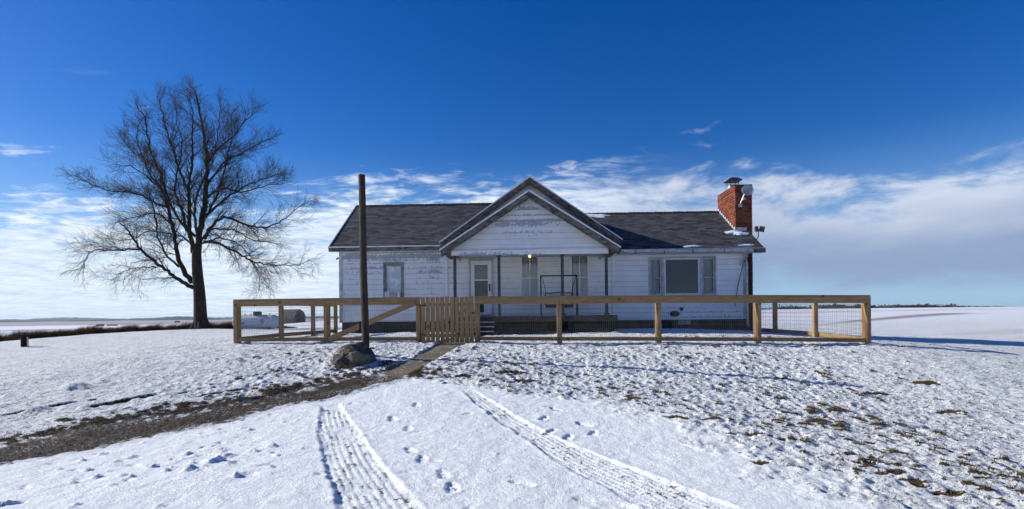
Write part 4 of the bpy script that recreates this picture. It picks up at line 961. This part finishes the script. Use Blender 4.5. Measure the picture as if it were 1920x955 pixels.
def side_run(root, pts, sgn):
    for i, (x, y) in enumerate(pts):
        g = gh(x, y); zt = g+FH
        if i: B = MB(); B.b2(x-.06, x+.06, y-.06, y+.06, g-.25, zt-.02); B.build('post', M_railz, root, bevel=.006)
    for (a, c) in zip(pts[:-1], pts[1:]):
        ga, gc = gh(*a), gh(*c); dx_ = -sgn*.082*0
        B = MB(); B.bar((a[0]+sgn*.08, a[1]+.12, ga+FH-.08), (c[0]+sgn*.08, c[1]+.05, gc+FH-.08), .036, .15); B.build('top_rail', M_raily, root, bevel=.004)
        B = MB(); B.bar((a[0], a[1]+.12, ga+FH+.0), (c[0], c[1]+.05, gc+FH+.0), .13, .036); B.build('cap_rail', M_raily, root, bevel=.004)
        B = MB(); B.bar((a[0]+sgn*.08, a[1]+.12, ga+.10), (c[0]+sgn*.08, c[1]+.05, gc+.10), .036, .12); B.build('bottom_rail', M_raily, root, bevel=.004)
        B = MB(); wire(B, (a[0], a[1]+.1, 0), (c[0], c[1], 0), ga+.06, ga+FH-.1, gc+.06, gc+FH-.1, sgn*-.055); B.build('wire_mesh', M_wire, root)
fL = empty('yard_fence', (-5.7, 15.2, .94), 'new pine and wire yard fence left of the picket gate, with a diagonal brace', 'fence', 'yard fences')
front_run(fL, [-8.33, -5.69, -3.07])
side_run(fL, [(-8.33, fy(-8.33)), (-7.97, 17.35), (-7.72, 19.3), (-7.50, 20.95)], -1)
B = MB(); g1 = gh(-5.55, fy(-5.55)); g2 = gh(-3.15, fy(-3.15)); B.bar((-5.58, fy(-5.58)-.062, g1+.10), (-3.14, fy(-3.14)-.062, g2+1.08), .036, .15); B.build('brace', M_railx, fL, bevel=.004)
fR = empty('yard_fence', (3.4, 14.5, .89), 'long pine and wire yard fence running right from the picket gate and back', 'fence', 'yard fences')
front_run(fR, [-1.46, .75, 3.33, 5.83, 8.47])
side_run(fR, [(8.47, fy(8.47)), (8.27, 16.4), (8.16, 18.8), (8.22, 20.6)], 1)
gt = empty('picket_gate', (-2.3, 14.9, .93), 'pine picket gate with narrow vertical boards across the front walk', 'gate')
xs_p = np.linspace(-2.93, -1.60, 11); 
for i, x in enumerate(xs_p):
    y = fy(x)-.05; g = .93; B = MB(); hz = random.uniform(-.008, .008); B.b2(x-.054, x+.054, y-.011, y+.011, g-.005, g+1.235+hz); B.xf(Matrix.Translation((x, y, g)) @ Matrix.Rotation(R(random.uniform(-.35, .35)), 4, 'Y') @ Matrix.Translation((-x, -y, -g)))
    B.build('picket', M_picket, gt, bevel=.003)
for z in (1.12, 1.96): B = MB(); B.bar((-2.98, fy(-2.98)-.018, z), (-1.55, fy(-1.55)-.018, z), .036, .09); B.build('gate_rail', M_railx, gt, bevel=.004)
B = MB(); B.bar((-2.95, fy(-2.95)-.016, 1.18), (-1.6, fy(-1.6)-.016, 1.9), .030, .09); B.build('gate_brace', M_railx, gt, bevel=.004)
for z in (1.14, 1.94): B = MB(); B.b2(-3.0, -2.86, fy(-2.9)-.075, fy(-2.9)-.064, z-.015, z+.015); B.build('hinge', M_iron, gt)
B = MB(); B.b2(-1.60, -1.50, fy(-1.55)-.075, fy(-1.55)-.064, 1.70, 1.74); B.build('latch', M_iron, gt)
# ------------------------------------------------------------------ pole and boulder
pole = empty('wooden_pole', (-3.74, 12.3, .8), 'tall bare dark timber pole standing behind the boulder', 'pole')
B = MB(); r_ = random.Random(2); pts = []; rad = []
for i in range(26):
    t = i/25; pts.append((-3.725-.055*t+.006*math.sin(t*9), 12.3+.004*math.sin(t*13), .55+(4.84-.55)*t)); rad.append(.083-.008*t+.002*math.sin(i*2.1))
B.tube(pts, rad, 20); B.build('shaft', M_pole, pole, smooth=False)
B = MB(); B.b2(-3.84, -3.80, 12.20, 12.225, 1.37, 1.55); B.tube([(-3.82, 12.20, 1.38), (-3.82, 12.16, 1.36), (-3.82, 12.16, 1.42)], .009, 6); B.build('cleat', M_iron, pole)
def boulder_mesh():
    bm = bmesh.new(); bmesh.ops.create_icosphere(bm, subdivisions=6, radius=1)
    V = np.array([v.co[:] for v in bm.verts]); nn = V/np.linalg.norm(V, axis=1)[:, None]
    P = V.copy()
    for (d, lim) in (((-.75, -.5, .45), .80), ((.1, -.85, .55), .84), ((.5, -.3, .85), .80), ((-.3, .1, .95), .82), ((.95, -.1, .2), .93), ((-.2, -.95, -.1), .88), ((0, .9, .5), .8), ((-.95, .2, .1), .9)):
        d = np.array(d)/np.linalg.norm(d); dt = P@d; ex = np.maximum(0, dt-lim); P -= (ex*.93)[:, None]*d
    def n3(p, f, s): return vnoise(p[:, 0]*f+p[:, 2]*f*.7, p[:, 1]*f-p[:, 2]*f*.6, s)
    dsp = n3(nn, 1.6, 5)*.18+n3(nn, 4.1, 6)*.08+np.abs(n3(nn, 7., 7))*-.07+n3(nn, 16, 8)*.025+n3(nn, 35, 9)*.012
    crack = np.exp(-((P[:, 2]-.42-.14*P[:, 0]-.05*np.sin(P[:, 0]*6))/.05)**2)*(P[:, 1] < .2)*-.08
    ledge = .07*sst(P[:, 2]-.42-.14*P[:, 0], .0, .08)*(P[:, 1] < .1)*-1
    P = P+nn*(dsp+crack+ledge)[:, None]; P *= np.array([.455, .41, .43])
    for v, p in zip(bm.verts, P): v.co = p
    me = bpy.data.meshes.new('boulder'); bm.to_mesh(me); bm.free(); me.polygons.foreach_set('use_smooth', [True]*len(me.polygons)); return me
M_rock, n, b = mat('granite', (.2, .17, .14), .95, 0, .15); oo = n.obj()
k1 = n.noise(oo, 4, 7, .7); k2 = n.noise(oo, 40, 4, .7); k3 = n.noise(oo, 1.8, 3)
c_ = n.mix(n.ss(k1, .38, .62), (.055, .049, .044), (.13, .112, .095)); c_ = n.mix(n.ss(n.noise(n.vm('MULTIPLY', oo, (1, 1, 3)), 2.6, 5, .6), .54, .62, 0., .8), c_, (.26, .215, .165)); c_ = n.mix(n.ss(k2, .55, .7, 0., .6), c_, (.30, .27, .23)); c_ = n.mix(n.ss(k2, .42, .32, 0., .7), c_, (.04, .035, .03)); c_ = n.mix(n.ss(k3, .52, .66, 0., .6), c_, (.27, .21, .145))
n.put(b.inputs['Base Color'], c_); n.put(b.inputs['Normal'], n.bump(n.m('ADD', n.m('MULTIPLY', k2, .3), k1), .035))
me = boulder_mesh(); me.materials.append(M_rock); bo = bpy.data.objects.new('boulder', me); C.objects.link(bo); bo.location = (-3.80, 11.70, .72); tag(bo, 'large grey-brown granite boulder in front of the timber pole', 'boulder')
# ------------------------------------------------------------------ the big bare tree
TX, TY, TZ = -21.92, 36.0, .85
def tp(zx, zy, d=0.):
    s_ = .01854; x = TX+(zx-520)*s_; z = .92+(915-zy)*s_; k = (TY+d)/TY
    return Vector((x*k, TY+d, EYE+(z-EYE)*k))
def smooth_path(pts, sub_=4):
    out = []; n = len(pts)
    for i in range(n-1):
        p0, p1, p2, p3 = pts[max(i-1, 0)], pts[i], pts[i+1], pts[min(i+2, n-1)]
        for j in range(sub_):
            t = j/sub_; out.append(.5*((2*p1)+(p2-p0)*t+(2*p0-5*p1+4*p2-p3)*t*t+(3*p1-p0-3*p2+p3)*t**3))
    out.append(pts[-1]); return out
LIMBS = [  # zoomed outline points, start radius, end radius, depth drift
 ([(505, 650), (520, 560), (535, 470), (545, 370), (545, 280), (532, 200), (520, 120), (508, 70)], .27, .03, 0),
 ([(492, 765), (440, 735), (400, 705), (350, 670), (300, 625), (265, 575), (245, 545)], .17, .045, -1.2),
 ([(300, 625), (240, 625), (180, 628), (135, 622), (100, 650), (85, 700)], .085, .015, -1.8),
 ([(487, 745), (450, 690), (432, 620), (420, 550), (400, 470), (385, 380), (350, 300), (330, 220), (318, 150), (290, 110)], .21, .025, 1.0),
 ([(408, 480), (350, 455), (280, 420), (200, 412), (120, 390), (55, 352)], .10, .015, 2.0),
 ([(493, 640), (482, 560), (482, 470), (480, 400), (490, 320), (492, 240), (497, 150), (485, 95)], .19, .02, -1.6),
 ([(440, 690), (390, 640), (365, 580), (355, 520), (350, 470), (330, 420)], .09, .02, -2.4),
 ([(535, 590), (570, 535), (620, 515), (700, 545), (770, 550), (830, 520), (905, 465)], .14, .015, -1.4),
 ([(530, 600), (590, 610), (660, 645), (710, 675), (780, 685), (860, 688), (925, 672)], .12, .015, 1.8),
 ([(535, 510), (590, 470), (640, 430), (700, 400), (800, 365)], .12, .018, 1.2),
 ([(543, 400), (590, 340), (640, 300), (700, 275), (770, 235)], .10, .016, -1.5),
 ([(545, 330), (575, 280), (600, 260), (650, 220), (690, 170), (722, 138)], .10, .016, 1.0),
 ([(480, 420), (440, 330), (420, 260), (400, 200), (385, 125), (370, 80)], .11, .018, 1.6),
 ([(541, 440), (600, 412), (680, 425), (760, 402), (820, 400)], .09, .015, -2.4),
 ([(700, 670), (722, 700), (735, 745), (728, 790)], .035, .008, 2.0),
 ([(360, 690), (310, 688), (250, 700), (205, 722)], .055, .012, -2.0),
 ([(420, 545), (370, 500), (310, 500), (240, 520)], .07, .012, -3.0),
 ([(395, 430), (340, 380), (280, 330), (220, 320)], .08, .012, -2.2),
 ([(375, 350), (320, 300), (270, 270), (230, 215)], .07, .012, 2.4),
 ([(470, 560), (450, 480), (430, 420), (440, 340), (455, 250), (440, 180), (430, 90)], .12, .016, 3.4),
 ([(510, 560), (560, 480), (600, 390), (620, 300), (640, 230), (630, 150)], .12, .016, 3.6),
 ([(515, 600), (500, 500), (520, 400), (570, 300), (590, 200), (600, 130)], .12, .016, -3.8),
 ([(500, 580), (440, 520), (390, 420), (340, 360), (300, 260), (290, 190)], .12, .016, -3.6),
 ([(505, 620), (560, 560), (640, 560), (720, 600), (800, 610)], .10, .014, 3.8),
 ([(500, 630), (450, 580), (340, 560), (260, 590), (170, 580)], .09, .014, 3.6),
 ([(515, 610), (580, 590), (640, 600), (690, 640), (720, 690)], .08, .012, -3.6),
]
tree = empty('bare_tree', (TX, TY, TZ), 'large leafless tree with a spreading crown on the left of the lawn', 'tree')
M_bark = noisy('dark_bark', (.020, .016, .014), (.050, .042, .035), 3, .95, stretch=(5, 5, 1), bump=.03)
M_twig, _, _ = mat('twigs', (.034, .028, .025), .9)
TB_ = MB(); CB = MB(); r_ = random.Random(21)
tr = [tp(520, 930), tp(520, 915), tp(517, 880), tp(514, 790), tp(508, 720), tp(505, 650), tp(510, 610)]
TB_.tube(smooth_path(tr, 5), list(np.interp(np.linspace(0, 6, 31), range(7), [.60, .52, .42, .36, .33, .29, .26])), 16)
for a in (0, 1.3, 2.6, 3.7, 5.1):   # root flare
    d = Vector((math.cos(a), math.sin(a), 0)); TB_.tube([Vector((TX, TY, TZ+.9))+d*.22, Vector((TX, TY, TZ+.35))+d*.40, Vector((TX, TY, TZ-.1))+d*.75], [.14, .17, .10], 8)
def rnd3(): return Vector((r_.gauss(0, 1), r_.gauss(0, 1), r_.gauss(0, 1))).normalized()
cen = tp(515, 560)
def branch(p, d, L, rad, lvl, up_, wig):
    n = max(3, int(L/(.28 if lvl == 1 else .2 if lvl == 2 else .13))); pts = [p]; rads = [rad]; d = d.normalized(); st = L/n; bend = rnd3()*wig
    for i in range(n):
        d = (d+Vector((0, 0, up_))*st*.5+bend*st*.35+rnd3()*wig*.28).normalized(); p = p+d*st; pts.append(p); rads.append(max(rad*(1-.8*(i+1)/n), .0045))
        if r_.random() < .3: bend = rnd3()*wig
    return pts, rads
def spawn(pts, rads, lvl):
    if lvl > 3: return
    L = sum((b_-a_).length for a_, b_ in zip(pts[:-1], pts[1:]))
    step = {1: .30, 2: .20, 3: .095}[lvl]; acc = L*({1: .16, 2: .10, 3: .12}[lvl]); s_ = 0; nxt = acc
    for i in range(len(pts)-1):
        seg = (pts[i+1]-pts[i]).length
        while s_+seg > nxt:
            t = (nxt-s_)/seg; p = pts[i].lerp(pts[i+1], t); tan = (pts[i+1]-pts[i]).normalized(); fr = nxt/L
            side = rnd3(); side = (side-tan*side.dot(tan)).normalized(); out = (p-cen); out.normalize()
            hgt_ = (p.z-4.0)/12.0
            ang = r_.uniform(.45, .95); d = tan*math.cos(ang)+side*math.sin(ang)*1.15+out*.20+Vector((0, 0, .10+.04*hgt_))
            if lvl == 1: ln = r_.uniform(1.1, 2.3)*(1-.5*fr)
            elif lvl == 2: ln = r_.uniform(.5, 1.25)*(1-.35*fr)
            else: ln = r_.uniform(.25, .7)
            pr = rads[min(i, len(rads)-1)]
            rd = {1: max(.014, min(pr*.45, .04)), 2: max(.008, min(pr*.5, .016)), 3: .0052}[lvl]
            up__ = {1: .14*hgt_+.03, 2: .16*hgt_-.06, 3: .18*hgt_-.15}[lvl]
            if p.z < 6.2: up__ -= {1: .06, 2: .30, 3: .55}[lvl]
            b_, q_ = branch(p, d, ln, rd, lvl, up__, {1: .62, 2: .75, 3: .7}[lvl])
            CB.tube(b_, q_, 4 if lvl == 1 else 3, False); spawn(b_, q_, lvl+1)
            nxt += step*r_.uniform(.6, 1.4)
        s_ += seg
for pts, r0, r1, dep in LIMBS:
    n = len(pts); P = [tp(x, y, dep*(i/(n-1))**.8) for i, (x, y) in enumerate(pts)]; start_in = 0
    sp_ = smooth_path(P, 5); sp_ = [p+rnd3()*.06*(0 if i < 2 else 1) for i, p in enumerate(sp_)]
    rr_ = [r0*.86+(r1-r0*.86)*((i/(len(sp_)-1))**.8) for i in range(len(sp_))]
    TB_.tube(sp_, rr_, 9); spawn(sp_, rr_, 1)
    e, q_ = branch(sp_[-1], sp_[-1]-sp_[-3], .4, r1, 1, 0, .4); CB.tube(e, q_, 4, False); spawn(e, q_, 2)
B = TB_; B.build('trunk', M_bark, tree, smooth=True); CB.build('crown', M_twig, tree)
print('tree faces', len(CB.f))
# ------------------------------------------------------------------ propane tank, barn, yard bollard
tk = empty('propane_tank', (-18.4, 36.3, .9), 'white horizontal propane tank behind the left fence corner', 'propane tank')
M_tank = noisy('tank_paint', (.74, .76, .78), (.62, .64, .66), 1.6, .45, bump=0, stretch=(1, 1, 2)); xa, xb, tr_ = -19.92, -16.83, .47; tz = 1.38
prof = [(0, xa)]+[(tr_*math.sin(a), xa+.36*(1-math.cos(a))) for a in np.linspace(.15, math.pi/2, 10)]+[(tr_*math.sin(a), xb-.36*(1-math.cos(a))) for a in np.linspace(math.pi/2, .15, 10)]+[(0, xb)]
B = MB(); B.lathe(prof, (0, 36.3, tz), 'X', 40); B.build('tank_body', M_tank, tk, smooth=True)
B = MB(); B.lathe([(.0, .70), (.19, .70), (.27, .67), (.28, .58), (.28, .44), (0, .44)], (-18.28, 36.3, tz), 'Z', 24); B.build('dome_cover', mat('dark_cover', (.05, .05, .055), .5)[0], tk, smooth=False)
for x in (-19.1, -18.72, -17.45): B = MB(); B.tube([(x, 36.3, tz+.44), (x, 36.3, tz+.55)], .028, 8); B.build('valve', M_iron, tk)
for x in (-19.3, -17.4): B = MB(); B.b2(x-.14, x+.14, 35.98, 36.62, .70, 1.0); B.build('saddle', M_found, tk, bevel=.01)
B = MB()                                            # dark emblem of slanted bars on the flank
for k_, (a, c, z) in enumerate(((-.10, .13, .17), (-.15, .02, .085), (-.13, .13, .01), (-.03, .14, -.08), (-.13, .09, -.16))):
    X0 = -17.72
    P = []
    for (px_, pz_) in ((a, z-.035), (c, z+.055), (c, z+.10), (a, z+.01)):
        th = (pz_)/tr_; P.append((X0+px_+pz_*.2, 36.3-math.cos(th)*(tr_+.004), tz+math.sin(th)*tr_))
    B.quad(P)
B.build('emblem', mat('emblem_ink', (.05, .05, .06), .6)[0], tk)
B = MB(); B.b2(-19.45, -18.9, 36.3-.481, 36.3-.466, tz-.10, tz-.03); B.build('data_plate', mat('plate', (.12, .12, .13), .5)[0], tk)
bn = empty('gambrel_barn', (-87.3, 200, -.7), 'weathered grey gambrel barn far behind the left fence', 'barn')
M_barn = noisy('weathered_barn_boards', (.05, .043, .042), (.13, .115, .11), .5, .95, stretch=(4, 4, .4), bump=0); M_broof = noisy('barn_roof', (.04, .038, .04), (.10, .10, .105), .6, .95, stretch=(1, 3, 3), bump=0, lo=.4, hi=.6)
bx0, bx1, by0, by1 = -91.6, -84.4, 197.2, 203.2; yc = (by0+by1)/2; bz = -1.2
gp = [(by0, 1.55), (by0+1.1, 3.5), (yc, 4.55), (by1-1.1, 3.5), (by1, 1.55)]
def rotb(B): B.xf(Matrix.Translation((-88, 200, 0)) @ Matrix.Rotation(R(-20), 4, 'Z') @ Matrix.Translation((88, -200, 0)))
B = MB()
for x in (bx0, bx1): B.quad([(x, by0, bz), (x, by1, bz)]+[(x, p[0], p[1]) for p in gp[::-1]])
B.quad([(bx0, by0, bz), (bx1, by0, bz), (bx1, by0, 1.55), (bx0, by0, 1.55)]); B.quad([(bx0, by1, bz), (bx1, by1, bz), (bx1, by1, 1.55), (bx0, by1, 1.55)]); rotb(B); B.build('wall', M_barn, bn)
B = MB()
for (p, q) in zip(gp[:-1], gp[1:]):
    for dz_ in (0.02, .14): B.quad([(bx0-.3, p[0], p[1]+dz_), (bx1+.3, p[0], p[1]+dz_), (bx1+.3, q[0], q[1]+dz_), (bx0-.3, q[0], q[1]+dz_)])
    for x in (bx0-.3, bx1+.3): B.quad([(x, p[0], p[1]+.02), (x, q[0], q[1]+.02), (x, q[0], q[1]+.14), (x, p[0], p[1]+.14)])
rotb(B); B.build('roof', M_broof, bn)
for (y0_, y1_, z0_, z1_) in ((yc-1.0, yc+.6, bz, 1.3), (yc-.6, yc+.4, 2.0, 3.0)): B = MB(); B.b2(bx1+.01, bx1+.05, y0_, y1_, z0_, z1_); rotb(B); B.build('doorway', M_dark, bn)
for (x0_, z0_) in ((-88.2, 0.2), (-86.4, .2)): B = MB(); B.b2(x0_, x0_+.8, by0-.06, by0-.01, z0_, z0_+.9); rotb(B); B.build('window', M_dark, bn)
# low farm buildings far out on the plain
M_far = noisy('far_roof', (.07, .07, .08), (.12, .12, .13), .2, .95, bump=0)
def far_house(name, px_, d, wd, h, label):
    a = math.atan((px_-996)/1036.); x, y = d*math.tan(a), d; z = gh(x, y); B = MB(); e = empty(name, (x, y, z), label, 'farm building', 'farm buildings far out on the plain')
    B.b2(x-wd/2, x+wd/2, y-5, y+5, z-1, z+h*.55); B.build('wall', M_far, e)
    B = MB(); q = [(x-wd/2-.5, y-5.5, z+h*.55), (x+wd/2+.5, y-5.5, z+h*.55), (x+wd/2+.5, y+5.5, z+h*.55), (x-wd/2-.5, y+5.5, z+h*.55)]; r1_ = (x-wd/2-.5, y, z+h); r2_ = (x+wd/2+.5, y, z+h)
    B.quad([q[0], q[1], r2_, r1_]); B.quad([q[3], q[2], r2_, r1_]); B.quad([q[0], q[3], r1_]); B.quad([q[1], q[2], r2_]); B.build('roof', M_far, e)
far_house('farm_building', 166, 1000, 9, 5.0, 'pointed dark farm building, leftmost on the far plain')
far_house('farm_building', 190, 1030, 15, 3.6, 'long low dark farm building on the far plain beside the pointed one')
far_house('farm_building', 318, 1900, 14, 6, 'small dark farm building near the horizon, left of the tree trunk')
bl_ = empty('yard_bollard', (-18.9, 20, .62), 'squat black bollard with a knob at the far left edge of the lawn', 'bollard')
M_bl, _, _ = mat('black_plastic', (.010, .010, .012), .7, 0, .15); zb = gh(-18.9, 20.0)
B = MB(); B.lathe([(0, 0), (.115, 0), (.115, .40), (.105, .42), (0, .42)], (-18.93, 20, zb-.02), 'Z', 24); B.build('body', M_bl, bl_, smooth=False)
B = MB(); B.b2(-19.04, -18.76, 19.88, 20.12, zb+.39, zb+.46); B.build('cap', M_bl, bl_, bevel=.015)
B = MB(); B.lathe([(.035, 0), (.035, .08), (.02, .10), (0, .10)], (-18.94, 20, zb+.455), 'Z', 12); B.build('knob', M_bl, bl_)
B = MB(); B.tube([(-18.79, 19.97, zb), (-18.79, 19.97, zb+.38)], .018, 8); B.build('side_tube', M_gutter, bl_)
# ------------------------------------------------------------------ tall dead grass, tufts
def blades(name, gen_, m_, label=None, cat=None):
    V = []; F = []
    for (x, y, z, h, lean, wd, a) in gen_:
        b = len(V); c, s_ = math.cos(a), math.sin(a); lx, ly = lean
        V += [(x-c*wd, y-s_*wd, z), (x+c*wd, y+s_*wd, z), (x+lx*.35+c*wd*.7, y+ly*.35+s_*wd*.7, z+h*.55), (x+lx*.35-c*wd*.7, y+ly*.35-s_*wd*.7, z+h*.55), (x+lx, y+ly, z+h)]
        F += [(b, b+1, b+2, b+3), (b+3, b+2, b+4)]
    me = bpy.data.meshes.new(name); me.from_pydata(V, [], F); me.materials.append(m_); o = bpy.data.objects.new(name, me); C.objects.link(o); return tag(o, label, cat, kind='stuff')
M_dead, n, b = mat('dead_grass', (.2, .12, .06), .9); k_ = n.noise(n.obj(), 1.2, 4, .7); k2_ = n.noise(n.obj(), 30, 2)
n.put(b.inputs['Base Color'], n.mix(n.ss(n.m('ADD', k_, n.m('MULTIPLY', n.m('SUBTRACT', k2_, .5), .6)), .35, .65), (.07, .032, .015), (.22, .12, .055)))
r_ = random.Random(31); CR = [(-36, 23.0), (-31.5, 25.0), (-28.3, 27.6), (-26.6, 30.4), (-24.8, 33.4), (-22.8, 36.6), (-20.9, 38.6), (-18.6, 40.0), (-17.4, 40.6)]
def gen_tall():
    out = []
    for (a, c) in zip(CR[:-1], CR[1:]):
        L = math.hypot(c[0]-a[0], c[1]-a[1])
        for _ in range(int(L*3200)):
            t = r_.random(); off = abs(r_.gauss(0, .9)); x = a[0]+(c[0]-a[0])*t-off*.8; y = a[1]+(c[1]-a[1])*t+off*.6
            clump = .7+.5*max(0, float(CL[int((x*1.7) % 97), int((y*1.7) % 97)])); fade_ = min(1, max(.25, (-16.5-x)/5.0))
            h = r_.uniform(.25, .7)*clump*fade_; out.append((x, y, 0, h, (h*r_.uniform(-.1, .7), h*r_.uniform(-.2, .2)), r_.uniform(.006, .014), r_.uniform(0, 3.14)))
    zz = ground_z(np.array([o[0] for o in out]), np.array([o[1] for o in out]))
    return [(o[0], o[1], float(z)-.02)+o[3:] for o, z in zip(out, zz)]
CL = rng.random((97, 97))
blades('tall_grass', gen_tall(), M_dead)
M_dead2, n, b = mat('lawn_grass', (.2, .14, .07), .9); k_ = n.noise(n.obj(), 2.1, 4, .7); k2_ = n.noise(n.obj(), 45, 2)
n.put(b.inputs['Base Color'], n.mix(n.ss(n.m('ADD', k_, n.m('MULTIPLY', n.m('SUBTRACT', k2_, .5), .7)), .35, .65), (.07, .042, .022), (.20, .145, .07)))
# short blades stand wherever the lawn shows through the snow
prob = np.clip(bare-.25, 0, 1)*(cell < .12)*(fy_arr < 19)*(np.abs(fx) < 16)
area = (CX*CY).ravel(); wgt = prob*area; wgt = wgt/wgt.sum(); pick = rng.choice(len(fx), size=60000, p=wgt)
px = fx[pick]+rng.normal(0, .012, len(pick)); py = fy_arr[pick]+rng.normal(0, .012, len(pick)); pz = gz[pick]
cov = (drv[pick] > .5) & (rng.random(len(pick)) < .55)
G_ = []
for x, y, z, c_ in zip(px, py, pz, cov):
    h = r_.uniform(.015, .055)*(.35 if c_ else 1); G_.append((x, y, z-.012, h, (h*r_.uniform(-.9, .9), h*r_.uniform(-.9, .9)), r_.uniform(.0012, .003), r_.uniform(0, 3.14)))
blades('lawn_grass', G_, M_dead2)
# loose dead grass along the gravel strip
prob = (grav*(1-walk)); wgt = prob*area; wgt /= wgt.sum(); pick = rng.choice(len(fx), size=24000, p=wgt); G_ = []
for i in pick:
    h = r_.uniform(.01, .045); G_.append((fx[i]+r_.gauss(0, .02), fy_arr[i]+r_.gauss(0, .02), gz[i]-.006, h, (r_.uniform(-.05, .05), r_.uniform(-.05, .05)), r_.uniform(.0012, .0032), r_.uniform(0, 3.14)))
blades('dead_grass', G_, M_dead2)
# weeds under the porch
def gen_weed(cx, cy, n_, h0):
    return [(cx+r_.gauss(0, .12), cy+r_.gauss(0, .06), gh(cx, cy)-.02, r_.uniform(.4, 1)*h0, (r_.gauss(0, .22), r_.gauss(0, .1)), .004, r_.uniform(0, 3.14)) for _ in range(n_)]
def weed(cx, cy, n_, h0, label):
    o = blades('dead_weed', gen_weed(cx, cy, n_, h0), M_dead2, label, 'weed'); del o['kind']; return o
weed(-.75, 18.75, 70, .33, 'tangled dry weed under the porch floor between the two middle left posts'); weed(.62, 18.7, 50, .16, 'low dry weed clump in front of the porch near the fence post')
weed(2.35, 18.6, 40, .18, 'small dry weed below the right porch post')
# ------------------------------------------------------------------ air
HZ = True
if HZ:
    B = MB(); B.b2(-12600, 12600, -12600, 12600, -22, 60); m_ = bpy.data.materials.new('haze_air'); m_.use_nodes = True; t = m_.node_tree; t.nodes.clear()
    pv = t.nodes.new('ShaderNodeVolumePrincipled'); pv.inputs['Color'].default_value = (.62, .78, 1, 1); pv.inputs['Density'].default_value = .000032; pv.inputs['Anisotropy'].default_value = .2
    oo = t.nodes.new('ShaderNodeOutputMaterial'); t.links.new(pv.outputs[0], oo.inputs['Volume']); tag(B.build('haze', m_), kind='stuff')
